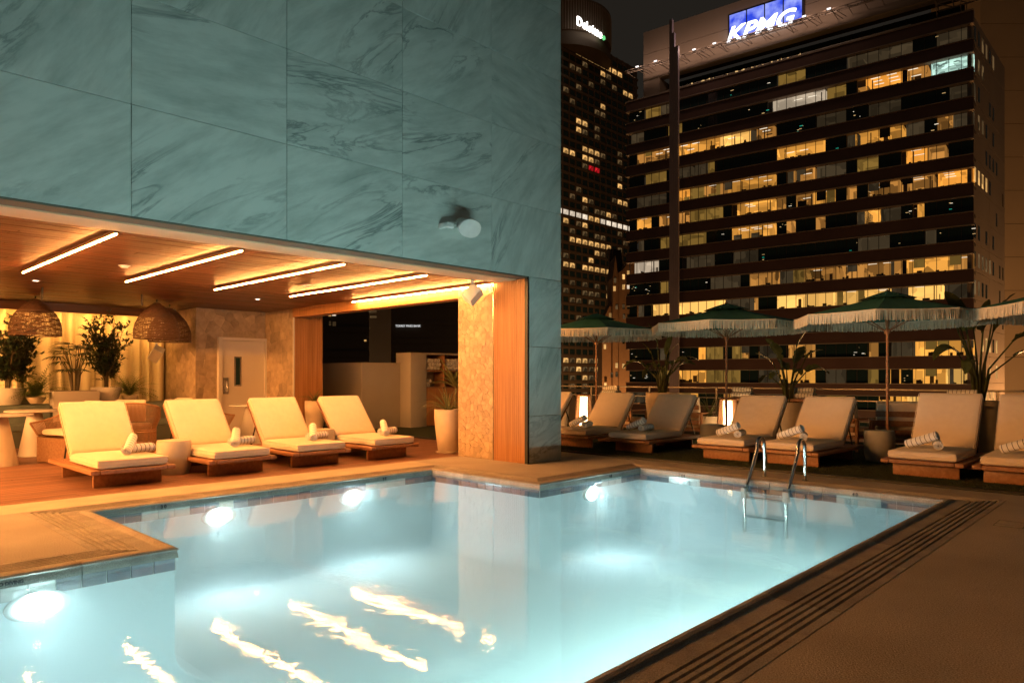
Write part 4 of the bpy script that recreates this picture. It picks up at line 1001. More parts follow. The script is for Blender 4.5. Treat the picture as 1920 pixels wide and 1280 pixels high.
# ---- beyond the open side: planter wall and towel cabinet
bwl = thing('beige_partition', 'plain beige partition wall behind the fourth lounger', 'wall', (0, 0, .002))
MB().b(9.98, 12.4, 14.62, 17.6, 0, 1.62).build('wall', 'beige_wall', bwl, bevel=.01); MB().b(9.96, 12.42, 14.6, 17.62, 1.622, 1.65).build('cap', 'beige_wall', bwl)
cab = thing('towel_cabinet', 'open shelf cabinet with rolled white towels behind the potted plant', 'cabinet', (11.15, 14.2, .012))
MB().b(0, .52, 0, .6, 0, 1.86).build('end_panel', 'beige_wall', cab, bevel=.006); MB().b(0, 3.4, -.01, .6, 1.862, 1.90).build('top', 'beige_wall', cab)
MB().b(.522, 3.4, .55, .6, 0, 1.86).build('back_panel', 'teak', cab)
for z in (.02, .98, 1.42): MB().b(.522, 3.4, .01, .549, z, z + .035).build('shelf', 'teak', cab)
for x in (1.12, 1.9, 2.7): MB().b(x, x + .035, .012, .548, 1.016, 1.86).build('divider', 'teak', cab)
MB().b(.522, 3.4, .012, .03, .056, .979).build('door', 'jamb_wood', cab)
k = 0
for z0, rows in ((1.457, 3), (1.017, 2)):
    for bx in ((.56, 1.08), (1.17, 1.86)):
        if z0 < 1.2 and bx[0] > 1: continue
        for r_ in range(rows):
            x = bx[0] + .06 + (r_ % 2) * .05
            while x < bx[1] - .04 and not (z0 < 1.2 and x > .72):
                o = link('rolled_towel', TW, 'towel', None); o.rotation_euler = (R(90), rv(0, 6), 0); o.location = (11.15 + x, 14.2 + .23, .012 + z0 + .058 + r_ * .098); o.scale = (.9, .9, .95)
                tag(o, 'rolled white towel stacked on the cabinet\'s ' + ('lower shelf' if z0 < 1.2 else 'upper left shelf' if bx[0] < 1 else 'upper right shelf'), 'towel', 'cabinet towels'); x += .112; k += 1

# ================================================================== CITY
random.seed(17)
# ---- banded office tower
VPX = -730.0
def kt(px): return 126.0 * 320.75 / (320.75 + .1605 * (px - 1268.75))
A0 = at(1180, HOR, kt(1180)); A1 = at(1826, HOR, kt(1826)); e_ = (A1 - A0); FL = e_.length; e_.normalize()
ang = math.atan2(e_.y, e_.x)
of = thing('office_tower', 'brown banded office tower with lit floors and rooftop sign', 'building', (A0.x, A0.y, 0), ang)   # local x along the front, +y away from the pool
MI = of.matrix_basis.inverted()
def fu(px):      # pixel column -> metres along the front
    r = (px - 960) / F; d = Vector((ca + r * sa, sa - r * ca)); n_ = Vector((-e_.y, e_.x)); t = (A0.xy.dot(n_)) / d.dot(n_)
    return (d * t - A0.xy).dot(e_.xy)
sgn = 1 if (Matrix.Rotation(ang, 2) @ Vector((0, 1))).dot(A0.xy) > 0 else -1
FH = 4.0; ZT0 = 50.4; WH = 2.1; NROW = 17
PW = FL / 36
# lit segments per floor: (px0, px1, kind)
LIT = {0: [(1755, 1812, 'dim')],
 1: [(1447, 1542, 'white'), (1622, 1692, 'orange'), (1692, 1737, 'mid'), (1745, 1824, 'teal')],  # teal segment glows in place of a sign reflected in the glass
 2: [(1192, 1255, 'mid'), (1265, 1346, 'gold'), (1348, 1412, 'bright'), (1413, 1446, 'mid')],
 3: [(1265, 1290, 'dim'), (1300, 1320, 'dim'), (1453, 1542, 'gold'), (1602, 1690, 'gold'), (1698, 1735, 'dim'), (1757, 1785, 'mid'), (1786, 1824, 'dim')],
 4: [(1192, 1252, 'dim'), (1265, 1290, 'orange'), (1292, 1316, 'olive'), (1318, 1348, 'mid'), (1362, 1447, 'gold'), (1486, 1522, 'mid'), (1604, 1645, 'olive'), (1698, 1737, 'orange'), (1738, 1770, 'mid')],
 5: [(1190, 1222, 'gold'), (1232, 1255, 'mid'), (1265, 1290, 'mid'), (1292, 1318, 'olive'), (1320, 1346, 'olive'), (1380, 1446, 'gold'), (1455, 1466, 'mid'), (1485, 1522, 'mid'), (1523, 1562, 'gold'), (1585, 1606, 'mid'), (1626, 1682, 'mid'), (1700, 1748, 'mid'), (1758, 1824, 'orange')],
 6: [(1265, 1317, 'olive'), (1368, 1446, 'gold'), (1468, 1481, 'mid'), (1525, 1552, 'mid'), (1604, 1620, 'dim'), (1620, 1648, 'gold'), (1650, 1690, 'dim'), (1719, 1731, 'gold')],
 7: [(1187, 1236, 'white'), (1285, 1330, 'dim')],
 8: [(1330, 1385, 'dim'), (1398, 1450, 'mid'), (1460, 1484, 'dim'), (1485, 1505, 'olive'), (1505, 1560, 'mid'), (1573, 1606, 'mid'), (1612, 1690, 'mid'), (1692, 1786, 'gold'), (1788, 1824, 'mid')],
 9: [(1222, 1255, 'bright'), (1265, 1346, 'bright'), (1358, 1410, 'dim'), (1412, 1420, 'mid'), (1451, 1560, 'bright'), (1573, 1668, 'bright'), (1670, 1695, 'dim'), (1702, 1762, 'bright'), (1770, 1824, 'dim')],
 10: [(1487, 1512, 'gold'), (1600, 1700, 'dim')],
 11: [(1235, 1252, 'dim'), (1303, 1313, 'orange'), (1320, 1346, 'olive'), (1368, 1382, 'olive'), (1422, 1448, 'dim'), (1476, 1521, 'mid'), (1628, 1650, 'mid'), (1670, 1712, 'dim'), (1715, 1824, 'gold')],
 12: [(1235, 1257, 'olive'), (1266, 1320, 'gold'), (1322, 1350, 'olive'), (1362, 1392, 'olive'), (1420, 1445, 'dim'), (1460, 1526, 'gold'), (1540, 1575, 'dim'), (1620, 1645, 'olive'), (1660, 1692, 'gold'), (1705, 1772, 'gold'), (1773, 1824, 'bright')],
 13: [(1230, 1302, 'gold'), (1350, 1400, 'mid'), (1640, 1690, 'gold'), (1700, 1765, 'bright')]}
body = MB(); body.b(.1, FL - 1.2, 8, 24, -26, 51.5); body.build('core_mass', 'roof_dark', of)
zlow = ZT0 - FH * NROW
for k in range(NROW):
    zt = ZT0 - FH * k; zb = zt - WH
    MB().b(-.5, FL, -.35, .6, zb - (FH - WH) + .12, zb - .12).build('spandrel', 'spandrel', of)
    MB().b(-.6, FL + .02, -.55, .7, zb - .10, zb).build('ledge', 'ledge', of)
    MB().b(-.55, FL + .01, -.45, .65, zb - (FH - WH), zb - (FH - WH) + .119).build('ledge', 'ledge', of)
    if k < 15: MB().b(.05, FL - .05, .7, 8, zb - .5, zb - .12).build('floor_slab', 'roof_dark', of)
MB().b(-.5, FL, -.35, .6, ZT0 + .12, ZT0 + 1.75).build('spandrel', 'spandrel', of)
MB().b(-.6, FL, -.55, .7, ZT0 + 1.751, ZT0 + 1.95).build('ledge', 'ledge', of); MB().b(-.55, FL, -.45, .65, ZT0, ZT0 + .119).build('ledge', 'ledge', of)
pane_me = MB().add([(.03, 0, .02), (PW - .03, 0, .02), (PW - .03, 0, WH - .02), (.03, 0, WH - .02)], [(0, 1, 2, 3)]).mesh('pane'); pane_dark_me = MB().b(.03, PW - .03, 0, .03, .02, WH - .02).mesh('pane')
mull = MB(); allp = []; blind = {'room_olive': MB(), 'room_dim': MB(), 'furniture_dark': MB()}
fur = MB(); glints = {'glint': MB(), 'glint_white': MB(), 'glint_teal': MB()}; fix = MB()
for k in range(15):
    zt = ZT0 - FH * k; zb = zt - WH; lit = [None] * 36
    for (a, b_, kind) in LIT.get(k, []):
        u0, u1 = max(.1, fu(a)), min(FL - .1, fu(b_))
        for i in range(36):
            if u0 - .3 * PW < i * PW + PW * .5 - .2 and (i + .5) * PW < u1 + .25 * PW and (i + .5) * PW > u0 - .1: lit[i] = kind
        rm = MB(); D = rv(3.5, 6.5)
        x0, x1, y0, y1 = u0, u1, .62, .62 + D
        rm.add([(x0, y1, zb), (x1, y1, zb), (x1, y1, zt + .35), (x0, y1, zt + .35), (x0, y0, zb), (x1, y0, zb), (x1, y0, zt + .35), (x0, y0, zt + .35)],
               [(0, 1, 2, 3), (3, 2, 6, 7), (0, 3, 7, 4), (1, 5, 6, 2), (0, 4, 5, 1)])
        o = rm.build('lit_office', 'room_' + kind, of)
        if kind in ('gold', 'bright', 'mid', 'white', 'orange') and u1 - u0 > 2:
            for _ in range(int((u1 - u0) / .8)):     # desks, chairs and people-height clutter near the glass
                x = rv(u0 + .2, u1 - .8); w_ = rv(.15, .8); fur.b(x, x + w_, 1.0, 1.4, zb, zb + rv(.15, .65))
            for yy in (1.4, 2.8, 4.2):
                if random.random() < .35: continue
                for q in range(int((u1 - u0) / 2.2)):
                    x = u0 + .5 + q * 2.2
                    if random.random() < .6: fix.b(x, x + 1.3, yy, yy + .18, zt + .20, zt + .26)
            if random.random() < .7:
                x = rv(u0 + .8, u1 - .6); fur.b(x, x + rv(.1, .9), y1 - .6, y1 - .5, zb, zb + rv(1.2, 2.3)); x = rv(u0 + .3, u1 - .5); fur.b(x, x + .12, 2.2, 2.4, zb, zt + .3)
    i = 0
    while i < 36:
        n_ = random.choice([1, 2, 3])
        if k < 14 and all(q is None for q in lit[i:i + n_]) and i + n_ <= 36 and random.random() < .30:
            kd = random.choices(['dim', 'olive', 'mid'], [5, 2, 1])[0]; x0, x1, y1 = i * PW + .05, (i + n_) * PW - .05, rv(2.5, 6)
            if kd == 'mid': zz0 = zb + rv(.0, .5); zz1 = zb + rv(.9, 1.6)
            else: zz0, zz1 = zb, zt + .3
            MB().add([(x0, y1, zz0), (x1, y1, zz0), (x1, y1, zz1), (x0, y1, zz1), (x0, .7, zz0), (x0, .7, zz1), (x1, .7, zz0), (x1, .7, zz1)], [(0, 1, 2, 3), (0, 3, 5, 4), (1, 6, 7, 2), (3, 2, 7, 5)]).build('lit_office', 'room_' + kd, of)
            for q in range(i, i + n_): lit[q] = kd
        i += n_
    for i in range(36):
        allp.append((i, k, zb, lit[i]))
        if lit[i] in ('gold', 'bright', 'mid', 'orange') and random.random() < .30:       # blinds, pillars and screens behind the glass
            bm_ = blind[random.choice(['room_olive', 'room_dim', 'furniture_dark'])]; q = random.random()
            if q < .5: bm_.b(i * PW + .05, i * PW + PW - .05, .45, .48, zt - rv(.4, 1.4), zt)
            elif q < .8: bm_.b(i * PW + .05, i * PW + PW * rv(.3, .8), .6, .9, zb, zt)
            else: bm_.b(i * PW + .05, i * PW + PW - .05, .8, .84, zb, zb + rv(.4, 1.2))
        mull.b(i * PW - .035, i * PW + .035, .1, .2, zb, zt)
    for _ in range(8):                                  # glowing slivers imitate city reflections in the dark panes
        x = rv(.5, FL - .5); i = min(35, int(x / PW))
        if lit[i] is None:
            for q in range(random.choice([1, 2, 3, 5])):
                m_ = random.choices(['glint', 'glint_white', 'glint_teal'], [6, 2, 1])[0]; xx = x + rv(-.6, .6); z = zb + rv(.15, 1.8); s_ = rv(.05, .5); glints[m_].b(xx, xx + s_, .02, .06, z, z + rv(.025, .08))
allp.sort(key=lambda q: -q[0] - .5 * (0 if q[3] is None else 12) )
rest = MB()
for j, (i, k, zb, kind) in enumerate(allp):
    if j < 296: link('pane', pane_me if kind else pane_dark_me, 'pane_glass' if kind else 'glass_dark', of, (i * PW, .14, zb))
    else:
        if kind is None: rest.b(i * PW + .03, i * PW + PW - .03, .14, .17, zb + .02, zb + WH - .02)
stuff(rest.build('dark_panes', 'glass_dark', of))
for m_, g_ in blind.items(): stuff(g_.build('blinds', m_, of))
stuff(mull.build('mullions', 'mullion', of)); stuff(fur.build('office_furniture', 'furniture_dark', of)); stuff(fix.build('ceiling_fixtures', 'glint_white', of))
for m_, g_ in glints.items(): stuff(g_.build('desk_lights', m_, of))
# side wall: precast panels with narrow windows
pR = at(1888, HOR, 1); rr_ = (1888 - 960) / F; dd = Vector((ca + rr_ * sa, sa - rr_ * ca)); tt = A1.y / dd.y if abs(dd.y) > 1e-6 else 100
sx_ = dd.x * tt; SL = sx_ - A1.x        # side wall runs along world +x
sd = thing('precast_annex', 'beige precast side wing of the banded office tower', 'building', (A1.x + .25, A1.y + .35, 0))
NS = 8
for k in range(NROW + 1):
    z0 = ZT0 + 1.9 - FH * k
    for q in range(2): MB().b(.06 + q * SL / 2, (q + 1) * SL / 2 - .03, 0, .3, z0 - FH + .03, z0 - .03).build('precast_panel', 'precast', sd)
    litrow = {0: [2, 3, 5], 1: [1, 2], 2: [], 3: [1, 2], 5: [0, 1, 2, 3], 6: [], 8: [0, 1, 2, 3, 4], 9: [0, 1], 11: [2, 3, 4, 6], 12: [1, 4, 6], 13: [3, 4, 5]}.get(k, [])
    for q in range(9):
        x = SL * (.07 + q * .105); kind = ('win_warm' if k in (5, 11, 12, 13) else 'win_dim') if q in litrow else None
        if kind or random.random() < .35: MB().b(x, x + SL * .045, -.03, -.005, z0 - FH + .7, z0 - FH + 2.75).build('window', kind or 'glass_dark', sd)
MB().b(.05, SL, .1, .5, -26, ZT0 + 1.8).build('wall', 'precast', sd)
# top: fascia, recessed terrace, truss, sign
uL = fu(1205)
MB().b(uL, FL + 1, .3, 2, 55.6, 60.4).build('fascia', 'precast', of); MB().b(uL, FL + 1, .32, 2, 60.5, 64.6).build('fascia', 'precast', of); MB().b(uL + .05, FL + 1, .5, 14, 60.39, 60.52).build('fascia_joint', 'roof_dark', of)
MB().b(uL, uL + 3.2, .35, 12, ZT0 + 1.9, 55.6).build('pier', 'precast', of)
MB().b(uL + 3.3, FL - 1.5, 4.5, 4.6, ZT0 + 1.9, 55.6).build('terrace_glazing', 'glass_dark', of)
tg = MB()
for k in range(31): x = uL + 3.4 + k * 1.55; tg.b(x, x + .08, 4.3, 4.49, ZT0 + 1.9, 55.6)
stuff(tg.build('terrace_mullions', 'mullion', of))
MB().b(uL + 3.2, FL - 8, 2.0, 2.08, 53.5, 53.62).build('terrace_rail', 'rail', of)
MB().b(FL * .70, FL * .80, 4.3, 4.4, 52.6, 52.9).build('terrace_light', 'room_gold', of)
lt = MB()
for k in range(26):
    u_ = uL + 6 + rv(0, 22); lt.b(u_, u_ + rv(.05, .3), 1.5, 1.6, 52.5 + rv(-.1, .7), 52.6 + rv(.65, .9))
stuff(lt.build('terrace_lamps', 'glint', of))
tr = MB(); u0 = fu(1188); u1 = fu(1370)
for (yy, zz) in ((-3.2, 56.8), (-3.0, 56.5), (-2.2, 56.7)): tr.b(u0, FL + 2, yy, yy + .1, zz, zz + .1)
for k in range(24): x = u0 + k * 2.2; tr.b(x, x + .07, -3.2, .3, 56.75, 56.82); tr.tube([(x, -3.1, 56.8), (x + 1.1, -2.2, 56.7), (x + 2.2, -3.1, 56.8)], .05, 4, False)
stuff(tr.build('canopy_truss', 'ledge', of))
emis('spot_head', (1, .9, .85), 1.6)
for k in range(10):
    x = u0 + 2.5 + k * 3.6; sp_ = MB()
    sp_.box((x, -3.3, 56.95), (.55, .2, .18)); sp_.build('spot_head', 'spot_head', of)
    L_ = bpy.data.lights.new('spot_lamp', 'POINT'); L_.energy = 150; L_.color = (1, .66, .50); L_.shadow_soft_size = .2
    lo_ = bpy.data.objects.new('spot_lamp', L_); COL.objects.link(lo_); lo_.parent = of; lo_.location = (x, -3.6, 57.3)
    MB().tube([(x + .3, -3.0, 56.6), (x + 1.5, -1.2, 55.8)], .05, 4).build('spot_arm', 'ledge', of); MB().tube([(x + .9, -3.0, 56.6), (x + 2.0, -1.2, 56.0)], .05, 4).build('spot_arm', 'ledge', of)
def led_panel():
    m = bpy.data.materials.new('led_screen'); m.use_nodes = True; n = m.node_tree; n.nodes.clear(); L = n.links
    e = node(n, 'ShaderNodeEmission'); o = node(n, 'ShaderNodeOutputMaterial'); L.new(e.outputs[0], o.inputs[0]); tc = node(n, 'ShaderNodeTexCoord')
    no = node(n, 'ShaderNodeTexNoise', Scale=.45, Detail=4); L.new(tc.outputs['Object'], no.inputs['Vector'])
    rp = node(n, 'ShaderNodeValToRGB'); rp.color_ramp.elements[0].position = .38; rp.color_ramp.elements[0].color = (.03, .07, .75, 1); rp.color_ramp.elements[1].position = .62; rp.color_ramp.elements[1].color = (.35, .42, 1, 1)
    L.new(no.outputs[0], rp.inputs[0]); L.new(rp.outputs[0], e.inputs[0]); e.inputs[1].default_value = .95; m.cycles.emission_sampling = 'NONE'; MATS['led_screen'] = m
led_panel()
s0, s1 = fu(1367), fu(1505); pw = (s1 - s0) / 4
for k in range(4):
    f_ = MB().b(s0 + k * pw + .08, s0 + (k + 1) * pw - .2, .0, .25, 58.5, 62.5).build('sign_panel', 'led_screen', of)
MB().b(s0 - .3, s1 + .3, .252, .295, 58.2, 62.8).build('sign_backing', 'roof_dark', of)
tm = text_mesh('KPMG', 4.0, .12, .32, .07); o = link('sign_letters', tm, 'sign_white', of); xs = [v.co.x for v in tm.vertices]; sc_x = (s1 - s0 - .6) / (max(xs) - min(xs))
o.scale = (sc_x, .86, 1); o.rotation_euler = (R(90), 0, 0); o.location = ((s0 + s1) / 2 - .5 - (max(xs) + min(xs)) / 2 * sc_x, -.5, 57.75)
MB().b(s0 - .6, s1 + .2, -.25, .0, 57.55, 57.7).build('sign_rail', 'ledge', of)
# roof truss at the right corner
rt = MB()
for yy in (-2.5, 0, 2.5): rt.tube([(FL - 4.5, yy, 54.6), (FL + 3.2, yy, 54.6)], .12, 4)
for xx in (-4.5, -2.6, -.7, 1.2, 3.2): rt.tube([(FL + xx, -2.5, 54.6), (FL + xx, 2.5, 54.6)], .1, 4); rt.tube([(FL + xx, -2.5, 54.6), (FL + xx + 1.8, 0, 54.6)], .08, 4); rt.tube([(FL + xx, 0, 54.6), (FL + xx + 1.8, 2.5, 54.6)], .08, 4)
for xx in (-4.4, -1.5): rt.tube([(FL + xx, .3, 52.3), (FL + xx, -2.4, 54.6)], .08, 4)
stuff(rt.build('corner_truss', 'ledge', of))
# ---- stepped mast in front of the tower
mp_ = at(1259, HOR, 118); ms = thing('stepped_mast', 'tall slim stepped metal mast in front of the office tower', 'mast', (mp_.x, mp_.y, -26), ang)
mat('mast_metal', (.55, .42, .42), (.48, .36, .36), rough=.4, metal=.3, scale=.3)
zt_ = lambda py, t: CH + t * (HOR - py) / F
MB().b(-.25, .25, -.3, .3, 0, 26 + zt_(38, 118)).build('blade', 'mast_metal', ms); MB().b(.26, .62, -.28, .28, 0, 26 + zt_(64, 118)).build('blade', 'mast_metal', ms); MB().b(.63, 1.3, -.26, .26, 0, 26 + zt_(91, 118)).build('blade', 'mast_metal', ms)

# ---- far tower with rounded crown
TY = 183.0
def tx(px): return on_y(px, TY)[0]
X0, X1 = tx(1030), tx(1196)
ft = thing('crowned_tower', 'distant dark tower with rounded crown and white lettering', 'building', (X0, TY, 0)); TL = X1 - X0
FHt = 3.55
tcol = 10
def tz(px, py): X_, t = on_y(px, TY); return CH + t * (HOR - py) / F
ztop = tz(1150, 104)
MB().b(0, TL, .4, 45, -26, ztop).build('tower_body', 'tower_wall', ft)
cwid = (tx(1176) - tx(1053)) / 11.0; nrow = int((ztop + 8) / FHt)
# lit windows read from the photograph: (px, py) -> nearest bay
LW = {}
def zrow(py, px): return int((ztop - 1.2 - tz(px, py)) / FHt)
def setw(px, py, kind):
    j = zrow(py, px); i = int((tx(px) - X0) / cwid)
    LW[i, j] = kind
for x in range(1054, 1182, 5): setw(x, 386 + (x - 1056) * .305, 'win_white')
for (x, y_, kd) in [(1081, 222, 'warm'), (1092, 226, 'warm'), (1081, 237, 'warm'), (1092, 241, 'dim'), (1060, 275, 'warm'), (1068, 277, 'warm'), (1103, 286, 'warm'), (1112, 288, 'warm'), (1122, 291, 'warm'), (1103, 302, 'warm'), (1113, 304, 'warm'), (1128, 190, 'warm'), (1120, 248, 'dim'), (1120, 263, 'dim'),
      (1108, 319, 'red'), (1118, 322, 'red'), (1167, 342, 'warm'), (1155, 369, 'dim'), (1166, 373, 'warm'), (1175, 376, 'warm'), (1070, 373, 'dim'), (1094, 380, 'warm'), (1104, 383, 'dim'), (1118, 388, 'dim'), (1145, 397, 'warm'), (1156, 399, 'dim'), (1058, 403, 'warm'), (1105, 413, 'warm'), (1116, 416, 'warm'), (1070, 423, 'dim'), (1082, 425, 'dim'), (1094, 427, 'warm'), (1116, 447, 'dim'), (1128, 451, 'dim'),
      (1072, 454, 'warm'), (1082, 456, 'warm'), (1091, 459, 'warm'), (1096, 460, 'warm'), (1114, 463, 'warm'), (1122, 465, 'warm'), (1135, 468, 'warm'), (1147, 471, 'warm'), (1113, 480, 'warm'), (1125, 482, 'warm'), (1058, 486, 'warm'), (1066, 487, 'warm'), (1075, 489, 'warm'), (1092, 492, 'warm'), (1104, 494, 'warm'), (1115, 497, 'warm'), (1136, 501, 'warm'), (1146, 502, 'warm'), (1094, 527, 'dim'), (1125, 531, 'dim'), (1137, 547, 'warm'), (1102, 556, 'dim'), (1080, 554, 'dim'), (1079, 569, 'dim'), (1057, 550, 'dim'), (1080, 588, 'dim'), (1104, 589, 'dim'),
      (1058, 669, 'warm'), (1072, 670, 'dim'), (1082, 669, 'warm'), (1094, 671, 'warm'), (1105, 671, 'dim'), (1116, 669, 'warm'), (1058, 685, 'dim'), (1070, 685, 'dim'), (1082, 686, 'warm'), (1094, 686, 'dim'), (1106, 687, 'dim'), (1115, 687, 'warm'), (1070, 703, 'dim'), (1092, 702, 'warm'), (1110, 704, 'dim'), (1116, 704, 'dim'),
      (1087, 96, 'warm'), (1092, 98, 'warm'), (1099, 101, 'warm'), (1108, 105, 'warm'), (1115, 110, 'warm'), (1122, 114, 'warm'), (1133, 119, 'warm'), (1143, 124, 'warm'), (1152, 130, 'warm'), (1162, 136, 'warm'), (1133, 134, 'warm'), (1174, 169, 'warm'), (1180, 172, 'warm'), (1132, 148, 'dim'), (1078, 120, 'dim')]:
    setw(x, y_, 'win_' + kd)
wm_ = MB().b(.10 * cwid, .46 * cwid, 0, .2, .5, 2.4).b(.52 * cwid, .88 * cwid, 0, .2, .5, 2.4).mesh('window'); wd2 = wm_.copy(); wds = {}
for key in ('win_warm', 'win_white', 'win_dim', 'win_red'): wds[key] = wm_.copy()
cnt = 0; restw = MB(); slabs = MB()
for j in range(nrow):
    zb = ztop - 1.2 - FHt * (j + 1)
    MB().b(-.2, TL + .2, -.1, .4, zb - .9, zb + .1).build('floor_band', 'tower_wall', ft)
    for i in range(int(TL / cwid)):
        kind = LW.get((i, j)) or ('win_dim' if random.random() < .10 else None)
        if kind: link('window', wds[kind], kind, ft, (i * cwid, .15, zb)); cnt += 1
        else: restw.b(i * cwid + .12 * cwid, i * cwid + .88 * cwid, .2, .35, zb + .5, zb + 2.5)
stuff(restw.build('dark_windows', 'glass_dark', ft))
fins = MB()
for i in range(int(TL / cwid) + 1): fins.b(i * cwid - .22, i * cwid + .22, -.06, .4, -26, ztop)
stuff(fins.build('pilasters', 'tower_wall', ft))
# crown drum
cx = tx(1096) - X0; RC = tx(1150) - tx(1096)
crn = MB(); n = 64; zc0 = tz(1100, 84); zc1 = tz(1100, 26)
crn.lathe([(RC, zc0 - 6), (RC, zc0 - 3), (RC * .94, zc0 - 3), (RC * .94, zc0), (RC, zc0), (RC, zc1), (RC * .97, zc1)], n, (cx, RC * .55 + .5, 0)); crn.build('crown', 'tower_wall', ft, smooth=True)
rb_ = MB()
for k in range(60):
    a = math.pi + math.pi * k / 59; rb_.b(cx + (RC + .1) * math.cos(a) - .1, cx + (RC + .1) * math.cos(a) + .1, RC * .55 + .5 + (RC + .1) * math.sin(a) - .1, RC * .55 + .5 + (RC + .1) * math.sin(a) + .1, zc0, zc1 - 1)
stuff(rb_.build('crown_ribs', 'ledge', ft))
tm = text_mesh('Deloitte', 8.6, .3, 0, .02); xs = [v.co.x for v in tm.vertices]; wT = tx(1128) - tx(1082); sx2 = wT / (max(xs) - min(xs))
o = link('sign_letters', tm, 'sign_cream', ft); yl = RC * .55 + .5 - RC - .8
TY2 = TY + yl; q0, t0_ = on_y(1082, TY2); q1, _t = on_y(1128, TY2); sx2 = (q1 - q0) / (max(xs) - min(xs)); zl = CH + t0_ * (HOR - 45) / F
o.scale = (sx2, sx2, 1); o.rotation_euler = (R(90), 0, 0); o.location = ((q0 + q1) / 2 - X0, yl, zl - .3)
dot = MB().lathe([(.9, 0), (.9, .5)], 16); M = Matrix.Rotation(R(90), 3, 'X'); dot.v = [tuple(M @ Vector(v)) for v in dot.v]; dot.build('sign_dot', 'sign_green', ft, loc=(on_y(1131, TY2)[0] - X0, yl, zl + .3))
# ---- gabled stone building
gy = at(1160, HOR, 175); gb = thing('gabled_building', 'slim brown gabled building between the two towers', 'building', (gy.x, gy.y, 0), R(-46.3) + R(0))
def gx(px): return (px - 1160) / F * 175
def gz(py): return CH + 175 * (HOR - py) / F
def gprism(pts, y0, y1, nm, m): MB().prism(pts, lambda p, t_: (gx(p[0]), t_, gz(p[1])), y0, y1).build(nm, m, gb)
gprism([(1148, 760), (1148, 520), (1153, 480), (1158, 520), (1158, 760)], -1, 10, 'turret', 'brick_far')
gprism([(1159, 760), (1159, 512), (1168, 506), (1184, 482), (1200, 500), (1200, 760)], 0, 12, 'gable_wall', 'brick_far')
gprism([(1130, 760), (1130, 604), (1147, 566), (1147, 760)], 1, 10, 'lower_gable', 'brick_far')
gprism([(1158, 512), (1153, 480), (1150, 452), (1176, 455), (1180, 486), (1168, 506)], 10.1, 12, 'roof', 'roof_dark')
MB().tube([(gx(1153), 4, gz(482)), (gx(1153), 4, gz(462))], .12, 5).build('spire', 'roof_dark', gb)
for (x, y_, kd) in [(1169, 519, 'win_warm'), (1178, 512, 'win_warm'), (1169, 538, 'win_warm'), (1178, 537, 'win_white'), (1169, 575, 'win_dim'), (1155, 576, 'win_dim'), (1143, 592, 'win_warm'), (1170, 593, 'win_dim'), (1152, 527, 'win_dim'), (1151, 542, 'win_warm'), (1155, 685, 'win_warm'), (1169, 686, 'win_warm'), (1146, 703, 'win_dim'), (1155, 702, 'win_dim'), (1178, 740, 'win_warm'), (1133, 650, 'win_warm'), (1134, 722, 'win_warm'), (1178, 556, None), (1178, 575, None), (1178, 594, None), (1178, 640, None), (1169, 640, None)]:
    MB().b(gx(x - 2.2), gx(x + 2.2), -1.15 if x < 1158.5 else -.12, -1.02 if x < 1158.5 else -.02, gz(y_ + 4.5), gz(y_ - 4.5)).build('window', kd or 'glass_dark', gb)
# ---- plain beige tower at the right edge
bt0 = at(1838, HOR, 170); bt = thing('beige_tower', 'plain beige tower wall at the right edge of view', 'building', (bt0.x, bt0.y, 0), R(-46.3))
mat('beige_tower', (.44, .31, .19), (.39, .275, .17), rough=.85, scale=.1)
for k in range(16): MB().b(0, 40, 0, 20, -26 + k * 8 + .06, -26 + (k + 1) * 8 - .06).build('cladding_band', 'beige_tower', bt)
MB().b(.1, 39.9, .1, 19, -26, 101).build('wall', 'roof_dark', bt)
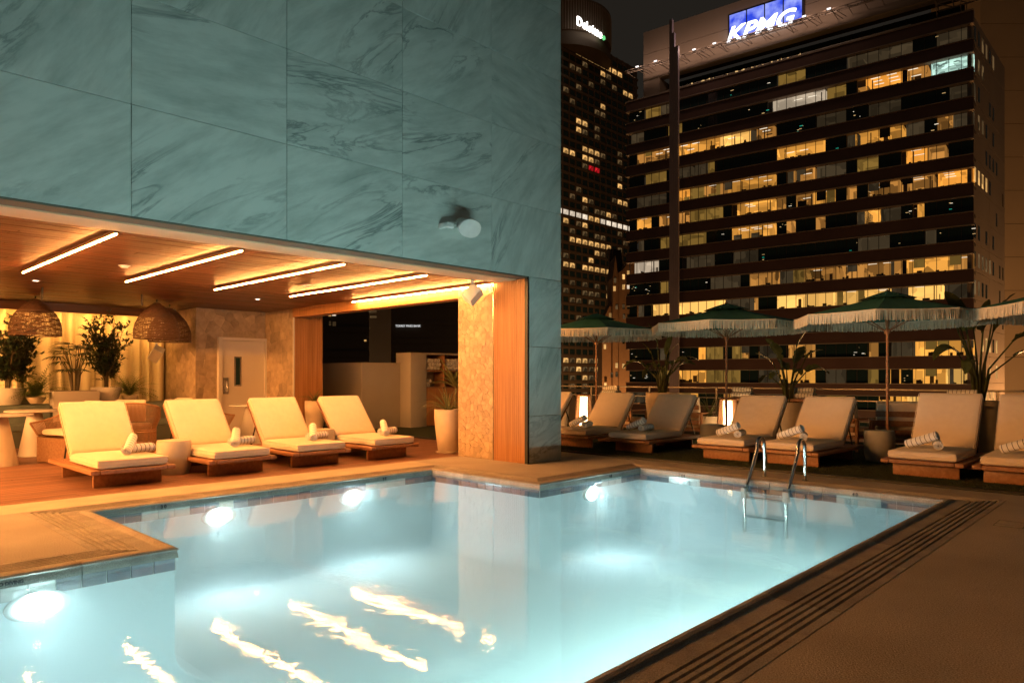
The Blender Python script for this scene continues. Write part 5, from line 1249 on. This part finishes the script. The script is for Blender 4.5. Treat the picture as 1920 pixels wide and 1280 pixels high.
# ---- dark buildings seen through the lounge opening
def far_block(px0, px1, py, t_, nm, label, lits, m='tower_wall', depth=20):
    p = at(px0, HOR, t_); o = thing(nm, label, 'building', (p.x, p.y, 0), R(-46.3)); L = (px1 - px0) / F * t_
    Z = lambda q: CH + t_ * (HOR - q) / F; X = lambda q: (q - px0) / F * t_
    MB().b(0, L, 0, depth, -26, Z(py)).build('wall', m, o)
    nr = int((Z(py) + 10) / 3.8)
    for k in range(nr): MB().b(-.1, L + .1, -.25, -.01, Z(py) - 3.8 * k - .9, Z(py) - 3.8 * k).build('floor_band', m, o)
    for (x, y_, w_, h_, kd) in lits: MB().b(X(x), X(x + w_), -.12, -.02, Z(y_ + h_), Z(y_)).build('window', kd, o)
    return o, X, Z
mat('bank_wall', (.05, .04, .03), (.04, .032, .025), rough=.5, scale=.2)
far_block(560, 692, 520, 110, 'window_block', 'dark block with a few lit windows left of the bank sign', [(616, 584, 5, 9, 'win_warm'), (623, 584, 7, 8, 'win_white'), (617, 602, 4, 8, 'win_dim'), (624, 603, 6, 8, 'win_dim'), (692, 581, 14, 5, 'win_dim'), (694, 592, 12, 4, 'win_dim'), (685, 613, 9, 4, 'win_dim'), (683, 637, 4, 3, 'win_warm')], 'bank_wall')
bk, bX, bZ = far_block(688, 1040, 500, 150, 'bank_building', 'near black building carrying small white lettering', [(688, 582, 22, 5, 'win_dim'), (694, 594, 13, 3, 'win_dim'), (696, 601, 12, 3, 'win_dim')], 'bank_wall')
tm = text_mesh('TORREY PINES BANK', .75, .05, 0, 0); xs = [v.co.x for v in tm.vertices]; wT = bX(789) - bX(742); o = link('sign_letters', tm, 'sign_grey', bk); s_ = wT / (max(xs) - min(xs)); o.scale = (s_, s_ * 1.15, 1); o.rotation_euler = (R(90), 0, 0); o.location = ((bX(742) + bX(789)) / 2, -.35, bZ(613))
# ---- street lamps in the streets below, which light the facades
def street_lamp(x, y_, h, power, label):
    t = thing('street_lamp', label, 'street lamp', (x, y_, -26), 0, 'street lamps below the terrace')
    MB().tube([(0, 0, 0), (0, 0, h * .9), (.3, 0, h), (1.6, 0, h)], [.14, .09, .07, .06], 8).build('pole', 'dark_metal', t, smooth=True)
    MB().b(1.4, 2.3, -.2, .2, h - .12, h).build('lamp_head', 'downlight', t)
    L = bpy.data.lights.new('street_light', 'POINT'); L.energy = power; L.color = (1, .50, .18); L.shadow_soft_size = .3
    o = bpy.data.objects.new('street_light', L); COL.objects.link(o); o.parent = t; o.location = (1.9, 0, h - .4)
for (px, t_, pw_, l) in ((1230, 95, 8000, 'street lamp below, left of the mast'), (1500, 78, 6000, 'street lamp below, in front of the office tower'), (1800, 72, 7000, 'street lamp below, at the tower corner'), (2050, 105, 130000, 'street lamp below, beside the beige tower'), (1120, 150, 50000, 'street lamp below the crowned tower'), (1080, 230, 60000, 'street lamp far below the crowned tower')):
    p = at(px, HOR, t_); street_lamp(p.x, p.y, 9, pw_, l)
